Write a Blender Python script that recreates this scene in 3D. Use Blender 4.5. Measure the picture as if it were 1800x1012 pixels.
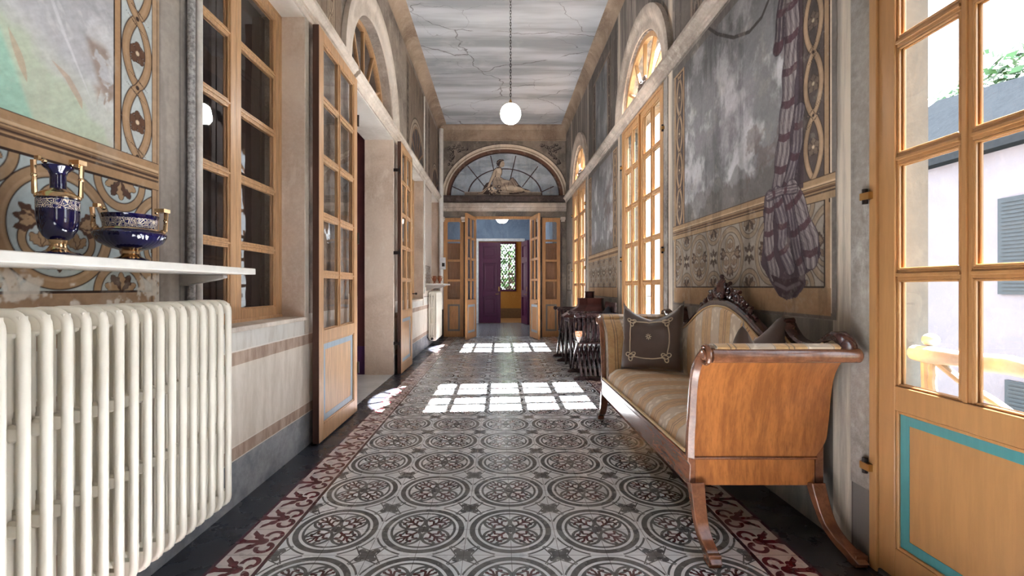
import bpy, bmesh, math, random
import numpy as np
from mathutils import Vector, Matrix
C = bpy.context
S = C.scene
for o in list(bpy.data.objects):
    bpy.data.objects.remove(o)
PI = math.pi
R = math.radians
random.seed(7)

# ------------------------------------------------------------------ camera, world, sun, exposure
F, CX, CY, H = 795.0, 878.0, 504.0, 1.1175          # focal length in px, vanishing point, eye height
cam = bpy.data.objects.new('camera', bpy.data.cameras.new('camera'))
S.collection.objects.link(cam)
cam.location = (0, 0, H)
cam.rotation_euler = (PI / 2, 0, 0)
cam.data.sensor_width = 36
cam.data.lens = F / 1800 * 36
cam.data.shift_x = (900 - CX) / 1800
cam.data.shift_y = (CY - 506) / 1800
cam.data.clip_start = 0.02
cam.data.clip_end = 300
S.camera = cam
S.view_settings.view_transform = 'Standard'
S.view_settings.look = 'None'
S.view_settings.gamma = 1
S.view_settings.use_curve_mapping = False
S.view_settings.exposure = 1.38
w = bpy.data.worlds.new('sky')
S.world = w
w.use_nodes = True
wn, wl = w.node_tree.nodes, w.node_tree.links
bg = wn['Background']
geo = wn.new('ShaderNodeTexCoord')
sep = wn.new('ShaderNodeSeparateXYZ')
wl.new(geo.outputs['Generated'], sep.inputs[0])
rmp = wn.new('ShaderNodeValToRGB')
rmp.color_ramp.elements[0].position = 0.0
rmp.color_ramp.elements[0].color = (0.90, 0.96, 1.0, 1)
rmp.color_ramp.elements[1].position = 0.8
rmp.color_ramp.elements[1].color = (0.66, 0.80, 0.98, 1)
wl.new(sep.outputs[2], rmp.inputs[0])
wl.new(rmp.outputs[0], bg.inputs[0])
bg.inputs[1].default_value = 2.3
sun = bpy.data.objects.new('sun', bpy.data.lights.new('sun', 'SUN'))
S.collection.objects.link(sun)
sun.data.energy = 75
sun.data.angle = R(0.5)
sun.data.color = (1, 0.99, 0.985)
sun.location = (8, 4, 10)
sun.rotation_euler = Vector((-1, -0.08, -1.25)).to_track_quat('-Z', 'Y').to_euler()
S.cycles.max_bounces = 10
S.cycles.diffuse_bounces = 7
S.cycles.glossy_bounces = 4
S.cycles.transmission_bounces = 6
S.cycles.transparent_max_bounces = 16
S.cycles.sample_clamp_indirect = 12
S.cycles.caustics_reflective = False
S.cycles.caustics_refractive = False
S.cycles.use_denoising = True

XL, XR, YB, ZC = -1.35, 1.49, 10.1, 4.73             # left wall, right wall, end wall, ceiling

def portal(name, loc, rot, sx, sy):
    l = bpy.data.lights.new(name, 'AREA')
    l.shape = 'RECTANGLE'
    l.size, l.size_y = sx, sy
    l.cycles.is_portal = True
    o = bpy.data.objects.new(name, l)
    S.collection.objects.link(o)
    o.location, o.rotation_euler = loc, rot
WIN = [-2.55, 1.12, 4.78, 8.47]
for y in WIN:
    portal('sky_portal', (1.74, y, 2.0), (0, R(90), 0), 3.9, 1.5)   # guides sky sampling through the real windows

# ------------------------------------------------------------------ helpers
def tag(o, label=None, cat=None, group=None, kind=None):
    if label: o['label'] = label
    if cat: o['category'] = cat
    if group: o['group'] = group
    if kind: o['kind'] = kind
    return o
def empty(name, loc=(0, 0, 0), rz=0, **k):
    o = bpy.data.objects.new(name, None)
    S.collection.objects.link(o)
    o.empty_display_size = 0.1
    o.location = loc
    o.rotation_euler = (0, 0, rz)
    return tag(o, **k)
def offs(p):
    v = Vector((0, 0, 0))
    while p is not None:
        v += p.location
        p = p.parent
    return v
class MB:
    def __init__(s):
        s.v, s.f, s.m = [], [], []
    def add(s, vs, fs, mi=0):
        b = len(s.v)
        s.v += [tuple(p) for p in vs]
        s.f += [tuple(b + i for i in f) for f in fs]
        s.m += [mi] * len(fs)
    def box(s, x0, x1, y0, y1, z0, z1, mi=0):
        vs = [(x, y, z) for x in (x0, x1) for y in (y0, y1) for z in (z0, z1)]
        s.add(vs, [(0, 1, 3, 2), (4, 6, 7, 5), (0, 4, 5, 1), (2, 3, 7, 6), (0, 2, 6, 4), (1, 5, 7, 3)], mi)
    def quad(s, a, b, c, d, mi=0):
        s.add([a, b, c, d], [(0, 1, 2, 3)], mi)
    def obox(s, c, ax, ay, az, mi=0):
        c, ax, ay, az = map(Vector, (c, ax, ay, az))
        vs = [c + i * ax + j * ay + k * az for i in (-1, 1) for j in (-1, 1) for k in (-1, 1)]
        s.add(vs, [(0, 1, 3, 2), (4, 6, 7, 5), (0, 4, 5, 1), (2, 3, 7, 6), (0, 2, 6, 4), (1, 5, 7, 3)], mi)
    def prism(s, pts, ax, a0, a1, mi=0):
        """closed outline pts (u,v) swept along axis ax from a0 to a1; ax 0: (u,v)=(y,z), 1: (x,z), 2: (x,y)"""
        def P(u, v, a):
            return (a, u, v) if ax == 0 else (u, a, v) if ax == 1 else (u, v, a)
        n = len(pts)
        vs = [P(u, v, a0) for u, v in pts] + [P(u, v, a1) for u, v in pts]
        s.add(vs, [tuple(range(n)), tuple(range(2 * n - 1, n - 1, -1))] + [(i, (i + 1) % n, n + (i + 1) % n, n + i) for i in range(n)], mi)
    def lathe(s, prof, c=(0, 0, 0), n=32, mi=0, flute=0, fa=0.0, zr=None):
        vs, fs = [], []
        for r, z in prof:
            for k in range(n):
                a = 2 * PI * k / n
                q = r
                if flute and zr[0] <= z <= zr[1]:
                    q = r * (1 - fa * (0.5 + 0.5 * math.cos(flute * a)))
                vs.append((c[0] + q * math.cos(a), c[1] + q * math.sin(a), c[2] + z))
        for j in range(len(prof) - 1):
            for k in range(n):
                a, b = j * n + k, j * n + (k + 1) % n
                fs.append((a, b, b + n, a + n))
        if prof[0][0] > 1e-5: fs.append(tuple(range(n - 1, -1, -1)))
        if prof[-1][0] > 1e-5: fs.append(tuple(range((len(prof) - 1) * n, len(prof) * n)))
        s.add(vs, fs, mi)
    def tube(s, pts, r, n=10, mi=0, closed=False, flat=None, up=None):
        """tube along pts; r number or list; flat=(a,b) scales the two cross axes"""
        P = [Vector(p) for p in pts]
        m = len(P)
        rr = r if isinstance(r, (list, tuple)) else [r] * m
        U = Vector(up) if up else None
        vs, fs = [], []
        prev = None
        for i, p in enumerate(P):
            if closed: t = P[(i + 1) % m] - P[i - 1]
            else: t = P[min(i + 1, m - 1)] - P[max(i - 1, 0)]
            t.normalize()
            if U is not None: n1 = t.cross(U)
            elif prev is None: n1 = t.orthogonal()
            else: n1 = prev - t * prev.dot(t)
            n1.normalize()
            prev = n1
            n2 = t.cross(n1)
            fa, fb = flat if flat else (1, 1)
            for k in range(n):
                a = 2 * PI * k / n
                vs.append(p + (n1 * math.cos(a) * fa + n2 * math.sin(a) * fb) * rr[i])
        for i in range(m if closed else m - 1):
            for k in range(n):
                a, b = i * n + k, i * n + (k + 1) % n
                c, d = ((i + 1) % m) * n + (k + 1) % n, ((i + 1) % m) * n + k
                fs.append((a, b, c, d))
        if not closed:
            fs.append(tuple(range(n - 1, -1, -1)))
            fs.append(tuple(range((m - 1) * n, m * n)))
        s.add(vs, fs, mi)
    def loft(s, rings, mi=0, closed=True, caps=True):
        n = len(rings[0])
        vs = [p for r in rings for p in r]
        fs = []
        for i in range(len(rings) - 1):
            for k in range(n if closed else n - 1):
                a, b = i * n + k, i * n + (k + 1) % n
                fs.append((a, b, b + n, a + n))
        if caps and closed:
            fs.append(tuple(range(n - 1, -1, -1)))
            fs.append(tuple(range((len(rings) - 1) * n, len(rings) * n)))
        s.add(vs, fs, mi)
    def sphere(s, c, r, n=16, m=10, mi=0, sc=(1, 1, 1)):
        rings = []
        for j in range(m + 1):
            t = PI * j / m
            rr = max(math.sin(t), 1e-4)
            rings.append([(c[0] + r * sc[0] * rr * math.cos(2 * PI * k / n), c[1] + r * sc[1] * rr * math.sin(2 * PI * k / n), c[2] - r * sc[2] * math.cos(t)) for k in range(n)])
        s.loft(rings, mi)
    def build(s, name, mats, parent=None, local=False, smooth=False, bevel=0, seg=2, kind=None, fix=True):
        off = Vector((0, 0, 0)) if local or parent is None else offs(parent)
        me = bpy.data.meshes.new(name)
        me.from_pydata([tuple(Vector(p) - off) for p in s.v], [], s.f)
        if not isinstance(mats, (list, tuple)): mats = [mats]
        for m in mats: me.materials.append(m)
        if len(mats) > 1: me.polygons.foreach_set('material_index', s.m)
        if fix:
            bm = bmesh.new()
            bm.from_mesh(me)
            bmesh.ops.recalc_face_normals(bm, faces=bm.faces)
            bm.to_mesh(me)
            bm.free()
        if smooth:
            me.shade_smooth()
            me.set_sharp_from_angle(angle=R(38))
        me.update()
        o = bpy.data.objects.new(name, me)
        S.collection.objects.link(o)
        if parent is not None: o.parent = parent
        if bevel:
            b = o.modifiers.new('bevel', 'BEVEL')
            b.width, b.segments, b.limit_method, b.angle_limit = bevel, seg, 'ANGLE', R(40)
            b.harden_normals = False
        if kind: o['kind'] = kind
        return o
def children(o):
    return [c for c in bpy.data.objects if c.parent == o]
def copy_tree(o, parent=None):
    c = o.copy()
    S.collection.objects.link(c)
    c.parent = parent
    for ch in children(o): copy_tree(ch, c)
    return c

# ------------------------------------------------------------------ node expressions
class NT:
    def __init__(s, name):
        s.mat = bpy.data.materials.new(name)
        s.mat.use_nodes = True
        s.n, s.l = s.mat.node_tree.nodes, s.mat.node_tree.links
        s.b = s.n['Principled BSDF']
        s.out = s.n['Material Output']
    def new(s, t, **k):
        nd = s.n.new(t)
        for a, b in k.items(): setattr(nd, a, b)
        return nd
    def put(s, sock, v):
        if isinstance(v, E): v = v.s
        if isinstance(v, bpy.types.NodeSocket): s.l.new(v, sock)
        elif isinstance(v, (tuple, list)) and sock.type == 'RGBA': sock.default_value = (*v[:3], 1)
        else: sock.default_value = v
    def math(s, op, *a):
        nd = s.new('ShaderNodeMath', operation=op)
        for i, v in enumerate(a): s.put(nd.inputs[i], v)
        return E(s, nd.outputs[0])
    def pos(s, obj=False):
        if obj: o = s.new('ShaderNodeTexCoord').outputs['Object']
        else: o = s.new('ShaderNodeNewGeometry').outputs['Position']
        sp = s.new('ShaderNodeSeparateXYZ')
        s.l.new(o, sp.inputs[0])
        s.P = o
        return [E(s, k) for k in sp.outputs]
    def mapping(s, scale=(1, 1, 1), loc=(0, 0, 0), rot=(0, 0, 0), src=None):
        m = s.new('ShaderNodeMapping')
        s.l.new(src or s.P, m.inputs[0])
        m.inputs['Scale'].default_value = scale
        m.inputs['Location'].default_value = loc
        m.inputs['Rotation'].default_value = rot
        return m.outputs[0]
    def noise(s, scale=5, detail=4, rough=0.55, vec=None, dist=0.0):
        nd = s.new('ShaderNodeTexNoise')
        s.l.new(vec or s.P, nd.inputs['Vector'])
        nd.inputs['Scale'].default_value = scale
        nd.inputs['Detail'].default_value = detail
        nd.inputs['Roughness'].default_value = rough
        nd.inputs['Distortion'].default_value = dist
        return E(s, nd.outputs[0])
    def vor(s, scale=5, vec=None, feat='F1'):
        nd = s.new('ShaderNodeTexVoronoi', feature=feat)
        s.l.new(vec or s.P, nd.inputs['Vector'])
        nd.inputs['Scale'].default_value = scale
        return E(s, nd.outputs[0])
    def mix(s, f, a, b, mode='MIX'):
        nd = s.new('ShaderNodeMix', data_type='RGBA', blend_type=mode)
        s.put(nd.inputs[0], f)
        s.put(nd.inputs[6], a)
        s.put(nd.inputs[7], b)
        return nd.outputs[2]
    def step(s, x, lo, hi):
        nd = s.new('ShaderNodeMapRange')
        nd.interpolation_type = 'SMOOTHSTEP'
        s.put(nd.inputs[0], x)
        nd.inputs[1].default_value, nd.inputs[2].default_value = lo, hi
        return E(s, nd.outputs[0])
    def bump(s, h, strength=0.3, dist=0.01):
        nd = s.new('ShaderNodeBump')
        nd.inputs['Strength'].default_value = strength
        nd.inputs['Distance'].default_value = dist
        s.put(nd.inputs['Height'], h)
        s.l.new(nd.outputs[0], s.b.inputs['Normal'])
    def set(s, color=None, rough=0.5, metal=0, spec=0.5, **k):
        if color is not None: s.put(s.b.inputs['Base Color'], color)
        s.put(s.b.inputs['Roughness'], rough)
        s.put(s.b.inputs['Metallic'], metal)
        s.put(s.b.inputs['Specular IOR Level'], spec)
        for a, v in k.items(): s.put(s.b.inputs[a.replace('_', ' ')], v)
        return s.mat
class E:
    def __init__(s, nt, sock): s.t, s.s = nt, sock
    def __add__(s, o): return s.t.math('ADD', s, o)
    __radd__ = __add__
    def __mul__(s, o): return s.t.math('MULTIPLY', s, o)
    __rmul__ = __mul__
    def __sub__(s, o): return s.t.math('SUBTRACT', s, o)
    def __rsub__(s, o): return s.t.math('SUBTRACT', o, s)
    def __truediv__(s, o): return s.t.math('DIVIDE', s, o)
    def abs(s): return s.t.math('ABSOLUTE', s)
    def min(s, o): return s.t.math('MINIMUM', s, o)
    def max(s, o): return s.t.math('MAXIMUM', s, o)
    def lt(s, o): return s.t.math('LESS_THAN', s, o)
    def gt(s, o): return s.t.math('GREATER_THAN', s, o)
    def sqrt(s): return s.t.math('SQRT', s)
    def sin(s): return s.t.math('SINE', s)
    def frac(s): return s.t.math('FRACT', s)
def hyp(a, b): return (a * a + b * b).sqrt()

def srgb(r, g, b):
    f = lambda c: (c / 255 / 12.92) if c / 255 <= 0.04045 else ((c / 255 + 0.055) / 1.055) ** 2.4
    return (f(r), f(g), f(b))

def simple(name, col, rough=0.5, metal=0, spec=0.5, var=0.12, scale=12, bump=0.0, stretch=(1, 1, 1), **k):
    t = NT(name)
    t.pos(True)
    v = t.mapping(stretch)
    n = t.noise(scale, 5, 0.6, v)
    dark = tuple(c * (1 - var) for c in col)
    lite = tuple(min(1, c * (1 + var)) for c in col)
    c = t.mix(t.step(n, 0.3, 0.7), dark, lite)
    if bump: t.bump(n, bump, 0.004)
    return t.set(c, rough, metal, spec, **k)

def plaster(name, base, dark, light, streak=0.5, rough=0.75, bump=0.25, seed=0, mid=None, extra=None):
    t = NT(name)
    X, Y, Z = t.pos()
    a = t.noise(1.3, 6, 0.62, t.mapping((1, 1, 1), (seed, seed * 2, 0)), 0.6)
    b = t.noise(7, 8, 0.7, t.mapping((1, 1, 0.55), (0, seed, 3)), 0.4)
    c = t.noise(3.0, 6, 0.65, t.mapping((3, 3, 0.28), (seed, 0, 0)), 0.2)
    col = t.mix(t.step(a, 0.32, 0.66), dark, base)
    col = t.mix(t.step(b, 0.50, 0.74) * 0.55, col, light)
    col = t.mix(t.step(c, 0.52, 0.75) * streak, col, tuple(k * 0.62 for k in dark))
    g = t.noise(38, 4, 0.7)
    col = t.mix(t.step(g, 0.35, 0.75) * 0.22, col, light)
    if extra: col = extra(t, X, Y, Z, col)
    t.bump(b * 0.6 + g * 0.4, bump, 0.012)
    return t.set(col, rough, 0, 0.3)

M = {}
M['dark_band'] = simple('dark_line_paint', srgb(60, 42, 32), 0.7)
def wall_left_extra(t, X, Y, Z, col):
    # dado bands painted low on the wall: grey base, brown band, cream field, brown band, off-white strip
    w_ = t.noise(6, 3, 0.5)
    k = t.noise(16, 5, 0.7, t.mapping((1, 1, 0.2)))
    zz = Z + (w_ - 0.5) * 0.006
    d = t.mix(t.step(k, 0.3, 0.7), srgb(198, 186, 172), srgb(220, 210, 198))
    brown = t.mix(t.step(k, 0.35, 0.65), srgb(150, 126, 110), srgb(182, 160, 142))
    grey = t.mix(t.step(t.noise(5, 7, 0.7), 0.35, 0.7), srgb(118, 121, 126), srgb(160, 162, 165))
    white = t.mix(t.step(k, 0.4, 0.8), srgb(206, 202, 195), srgb(180, 172, 162))
    col = t.mix(zz.lt(0.93), col, white)
    col = t.mix(zz.lt(0.787), col, brown)
    col = t.mix(zz.lt(0.716), col, d)
    col = t.mix(zz.lt(0.303), col, brown)
    col = t.mix(zz.lt(0.232), col, grey)
    line = ((zz - 0.787).abs().lt(0.004)).max((zz - 0.303).abs().lt(0.003)).max((zz - 0.234).abs().lt(0.003))
    return t.mix(line * 0.7, col, srgb(225, 218, 208))
M['wall_l'] = plaster('left_wall_plaster', srgb(168, 154, 142), srgb(112, 101, 94), srgb(210, 198, 184), 0.35, extra=wall_left_extra)
def wall_right_extra(t, X, Y, Z, col):
    k = t.noise(4, 7, 0.7, t.mapping((1, 1, 0.3)))
    dado = t.mix(t.step(k, 0.35, 0.7), srgb(102, 96, 90), srgb(142, 132, 120))
    col = t.mix(Z.lt(0.965), col, dado)
    lo = t.mix(t.step(k, 0.35, 0.65), srgb(96, 94, 92), srgb(136, 130, 122))
    col = t.mix(Z.lt(0.30), col, lo)
    # paler streaked pilasters on both sides of every window
    per = ((Y - 1.12) / 3.675 + 20.5).frac() - 0.5
    dist = (per * 3.675).abs()
    st = t.noise(3.2, 6, 0.65, t.mapping((4, 4, 0.25), (7, 1, 0)), 0.3)
    pil = t.mix(t.step(st, 0.35, 0.62), srgb(150, 140, 130), srgb(208, 194, 176))
    col = t.mix(dist.lt(0.90) * dist.gt(0.79), col, pil)
    gr = t.mix(t.step(st, 0.4, 0.65), srgb(108, 102, 98), srgb(160, 150, 140))
    col = t.mix(dist.lt(0.79), col, gr)
    return t.mix((dist - 0.79).abs().lt(0.004), col, srgb(90, 82, 76))
M['wall_r'] = plaster('right_wall_plaster', srgb(142, 134, 127), srgb(84, 79, 77), srgb(190, 178, 164), 0.55, seed=5, extra=wall_right_extra)
M['wall_b'] = plaster('end_wall_plaster', srgb(132, 120, 108), srgb(84, 78, 74), srgb(170, 158, 142), 0.5, seed=9)
M['reveal'] = plaster('cream_reveal_plaster', srgb(210, 190, 172), srgb(182, 160, 142), srgb(228, 216, 202), 0.15, seed=3, bump=0.15)
M['reveal_white'] = plaster('white_soffit_plaster', srgb(232, 224, 214), srgb(206, 196, 184), srgb(240, 236, 230), 0.05, seed=4, bump=0.1)
M['mould'] = plaster('cream_moulding_plaster', srgb(222, 210, 196), srgb(172, 158, 144), srgb(238, 230, 220), 0.3, seed=6, bump=0.3)
M['mould_r'] = plaster('aged_moulding_plaster', srgb(200, 186, 172), srgb(140, 128, 118), srgb(224, 214, 202), 0.35, seed=16, bump=0.3)
M['mould_grey'] = plaster('grey_moulding_plaster', srgb(150, 142, 134), srgb(96, 88, 84), srgb(206, 200, 192), 0.4, seed=8, bump=0.5)
M['mould_dark'] = plaster('dark_moulding_plaster', srgb(84, 70, 66), srgb(46, 38, 38), srgb(128, 116, 108), 0.3, seed=12, bump=0.5)
M['outer'] = plaster('grey_outer_render', srgb(98, 102, 104), srgb(82, 86, 88), srgb(118, 120, 120), 0.3, seed=11)

def ceiling_mat():
    t = NT('cracked_ceiling_plaster')
    X, Y, Z = t.pos()
    band = t.noise(2.6, 4, 0.55, t.mapping((0.12, 1.0, 1)), 0.15)
    blot = t.noise(1.6, 6, 0.6)
    col = t.mix(t.step(band, 0.36, 0.64), srgb(158, 161, 165), srgb(210, 213, 217))
    col = t.mix(t.step(blot, 0.5, 0.75) * 0.35, col, srgb(228, 228, 228))
    nz = t.new('ShaderNodeTexNoise')
    t.l.new(t.P, nz.inputs['Vector'])
    nz.inputs['Scale'].default_value = 2.2
    nz.inputs['Detail'].default_value = 5
    va = t.new('ShaderNodeVectorMath', operation='MULTIPLY_ADD')
    t.l.new(nz.outputs['Color'], va.inputs[0])
    va.inputs[1].default_value = (0.45, 0.45, 0)
    t.l.new(t.mapping((0.75, 1.25, 1)), va.inputs[2])
    e = t.vor(0.62, va.outputs[0], 'DISTANCE_TO_EDGE')
    e2 = t.vor(1.35, va.outputs[0], 'DISTANCE_TO_EDGE')
    gate = t.step(t.noise(1.1, 2), 0.46, 0.56)
    crack = ((1 - t.step(e, 0.001, 0.005)) * t.step(t.noise(1.7, 2), .36, .46)).max((1 - t.step(e2, 0.001, 0.005)) * gate * .8)
    col = t.mix(crack * 0.7, col, srgb(92, 86, 84))
    t.bump(crack * -1.0 + band * 0.4, 0.5, 0.01)
    return t.set(col, 0.85, 0, 0.2)
M['ceiling'] = ceiling_mat()
M['cove'] = plaster('brown_cove_plaster', srgb(178, 156, 134), srgb(128, 108, 92), srgb(206, 188, 168), 0.25, seed=14)

# ------------------------------------------------------------------ tiled floor
def floor_mat():
    t = NT('encaustic_cement_tiles')
    X, Y, Z = t.pos()
    s = (X - 0.05).abs()
    def fold(a, p):                                   # distance from the nearest multiple of p, 0..p/2
        return ((a / p + 100.5).frac() - 0.5).abs() * p
    u = fold(X - 0.05, 0.4) * 5.0
    v = fold(Y - 2.085, 0.4) * 5.0
    r = hyp(u, v)
    gmask = (r - 0.872).abs().lt(0.064)               # thick grey ring
    gmask = gmask.max((r - 0.715).abs().lt(0.03))     # thin grey ring
    gmask = gmask.max((r - 1.03).abs().lt(0.022) * ((u - v).abs().lt(0.62)))
    lc = hyp(u - 0.31, v - 0.31)
    lobe_in = lc.lt(0.262)
    lobe_ln = (lc - 0.292).abs().lt(0.034)
    arc2 = (hyp(u - 0.74, v - 0.0) - 0.36).abs().lt(0.03) * u.lt(0.66)
    arc3 = (hyp(u - 0.0, v - 0.74) - 0.36).abs().lt(0.03) * v.lt(0.66)
    gmask = gmask.max((lobe_ln.max(arc2).max(arc3)) * r.lt(0.70))
    # maroon branching motif in every lobe
    a = (u + v) * 0.70711
    b = (u - v).abs() * 0.70711
    def seg(px_, py_, qx, qy, w0):
        dx, dy = qx - px_, qy - py_
        L = dx * dx + dy * dy
        tt = (((a - px_) * dx + (b - py_) * dy) / L).max(0.0).min(1.0)
        return hyp(a - px_ - tt * dx, b - py_ - tt * dy) - w0
    mt = seg(.10, 0, .50, 0, .032)
    for q in ((.29, 0, .385, .115, .026), (.385, .115, .345, .175, .024), (.43, 0, .535, .105, .026), (.535, .105, .505, .175, .024), (.49, 0, .60, .055, .024), (.60, .055, .645, .045, .022)):
        mt = mt.min(seg(*q))
    for (ca, cb, cr) in ((.335, .185, .038), (.50, .185, .038), (.652, .055, .036)):
        mt = mt.min(hyp(a - ca, b - cb) - cr)
    maroon = mt.lt(0.0) * lc.lt(0.262)
    core = r.lt(0.125)
    gmask = gmask.max(core)
    # star between four circles
    p, q = 1 - u, 1 - v
    w_ = hyp(p, q)
    star = w_.lt(0.17).max(hyp(p - 0.15, q - 0.15).lt(0.075)) - hyp(p - 0.2, q - 0.03).lt(0.045) - hyp(q - 0.2, p - 0.03).lt(0.045)
    star = star.max(((p - q * 0.55 - 0.16).abs().lt(0.018) * p.gt(0.16) * p.lt(0.40)).max((q - p * 0.55 - 0.16).abs().lt(0.018) * q.gt(0.16) * q.lt(0.40)) * r.gt(0.97))
    star = star * r.gt(0.97)
    gmask = gmask.max(star)
    n1 = t.noise(3.0, 5, 0.6)
    n2 = t.noise(30, 4, 0.7)
    white = t.mix(t.step(n1, 0.3, 0.7), srgb(204, 209, 213), srgb(226, 231, 235))
    grey = t.mix(t.step(n2, 0.35, 0.65), srgb(80, 82, 84), srgb(100, 102, 103))
    mar = t.mix(t.step(n2, 0.3, 0.7), srgb(58, 26, 32), srgb(84, 40, 46))
    col = t.mix(gmask, white, grey)
    col = t.mix(maroon, col, mar)
    # border tiles with a fleur motif, one per 20 cm
    c = s - 1.0                                        # 0 inner edge .. 0.2 outer
    cc = c * 5.0
    fy = fold(Y - 1.985, 0.2) * 5.0                    # 0 at tile centre .. 0.5
    sc = (hyp(cc - 0.30, fy - 0.23) - 0.160).abs().lt(0.048) * (1 - (cc.gt(0.30) * fy.lt(0.20)))
    sc = sc.max(hyp(cc - 0.24, fy - 0.13).lt(0.05))
    body = fy.lt(0.065) * cc.gt(0.36) * cc.lt(0.92)
    tip = (fy + (cc - 0.93).abs() * 0.55).lt(0.115) * cc.gt(0.60)
    lf = (hyp((cc - 0.62), (fy - 0.20) * 1.0)).lt(0.095).max((fy - (cc - 0.42) * 0.95).abs().lt(0.075) * cc.gt(0.42) * cc.lt(0.82))
    conn = hyp(cc - 0.44, fy).lt(0.12)
    fl = sc.max(body).max(tip).max(lf).max(conn)
    bor = t.mix(t.step(n1, 0.3, 0.7), srgb(196, 186, 184), srgb(218, 210, 208))
    bor = t.mix(fl, bor, t.mix(t.step(n2, 0.3, 0.7), srgb(78, 24, 34), srgb(104, 40, 50)))
    bor = t.mix((c - 0.196).abs().lt(0.009), bor, srgb(84, 46, 62))
    bor = t.mix((c - 0.004).abs().lt(0.010), bor, srgb(74, 30, 42))
    col = t.mix(s.gt(0.996), col, bor)
    dk = t.mix(t.step(n1, 0.2, 0.8), srgb(44, 46, 54), srgb(62, 64, 72))
    dk = t.mix(t.step(n2, 0.50, 0.95) * 0.3, dk, srgb(104, 104, 110))
    col = t.mix(s.gt(1.204), col, dk)
    # joints
    jx = fold(X - 0.05, 0.2)
    jy = fold(Y - 2.085, 0.2)
    joint = jx.lt(0.0013).max(jy.lt(0.0013))
    col = t.mix(joint * 0.75, col, srgb(46, 42, 42))
    dirt = t.noise(1.4, 7, 0.65)
    col = t.mix(t.step(dirt, 0.45, 0.9) * 0.16, col, srgb(90, 82, 76))
    ro = t.step(t.noise(5, 5, 0.6), 0.2, 0.8) * 0.14 + 0.20
    t.bump(joint * -1.0 + n1 * 0.25, 0.12, 0.004)
    return t.set(col, ro, 0, 0.5)
M['floor'] = floor_mat()
def plain_floor():
    t = NT('small_grey_tiles')
    X, Y, Z = t.pos()
    fx = ((X / 0.2 + 100.25).frac() - 0.5).abs()
    fy = ((Y / 0.2 + 100.25).frac() - 0.5).abs()
    m = (hyp(fx, fy) - 0.33).abs().lt(0.07).max(fx.gt(0.46)).max(fy.gt(0.46)).max((fx - fy).abs().lt(0.05))
    k = ((X - 0.05).abs() - 0.9).abs().lt(0.03)
    col = t.mix(m, srgb(168, 166, 166), srgb(92, 92, 96))
    col = t.mix(k, col, srgb(70, 60, 66))
    return t.set(col, 0.22, 0, 0.5)
M['floor2'] = plain_floor()
M['marble_floor'] = simple('white_marble_floor', srgb(206, 204, 200), 0.2, var=0.1, scale=3)
# ------------------------------------------------------------------ joinery materials
def paintwood(name, col, rough=0.38, var=0.14):
    t = NT(name)
    t.pos(True)
    n = t.noise(6, 5, 0.6, t.mapping((9, 9, 0.8)))
    m = t.noise(2.2, 4, 0.6)
    c = t.mix(t.step(n, 0.35, 0.68), tuple(k * (1 - var) for k in col), tuple(min(1, k * (1 + var)) for k in col))
    c = t.mix(t.step(m, 0.5, 0.8) * 0.25, c, tuple(k * 0.7 for k in col))
    t.bump(n, 0.15, 0.002)
    return t.set(c, rough, 0, 0.45)
M['ochre'] = paintwood('ochre_painted_wood', srgb(184, 142, 98))
M['ochre_near'] = paintwood('ochre_painted_wood_glossy', srgb(170, 124, 78), 0.32, 0.06)
M['ochre_left'] = paintwood('peach_ochre_painted_wood', srgb(196, 154, 112))
M['ochre_end'] = paintwood('brown_ochre_painted_wood', srgb(188, 138, 90))
M['teal'] = paintwood('teal_painted_band', srgb(72, 132, 134), 0.35, 0.05)
M['paleblue'] = paintwood('pale_blue_painted_band', srgb(150, 166, 180), 0.45, 0.08)
M['dullblue'] = paintwood('faded_grey_band', srgb(122, 116, 108), 0.5, 0.1)
M['darkedge'] = paintwood('dark_brown_edge_wood', srgb(74, 46, 36), 0.5)
M['shutter'] = paintwood('dark_brown_shutter_wood', srgb(62, 48, 44), 0.5)
M['aubergine'] = paintwood('aubergine_painted_wood', srgb(78, 28, 58), 0.35, 0.1)
M['refl_board'] = paintwood('brown_reflection_board', srgb(132, 92, 62), 0.5)  # wood colour that imitates the leaf reflected in the side panes
M['sillstone'] = simple('dark_stone_sill', srgb(84, 86, 88), .7)
M['iron'] = simple('dark_iron', srgb(52, 46, 44), 0.45, 0.7)
M['brass'] = simple('worn_brass', srgb(180, 140, 84), 0.35, 0.9)
M['gold'] = simple('polished_gold_lustre', srgb(222, 188, 146), 0.16, 1.0, var=0.05)

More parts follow.
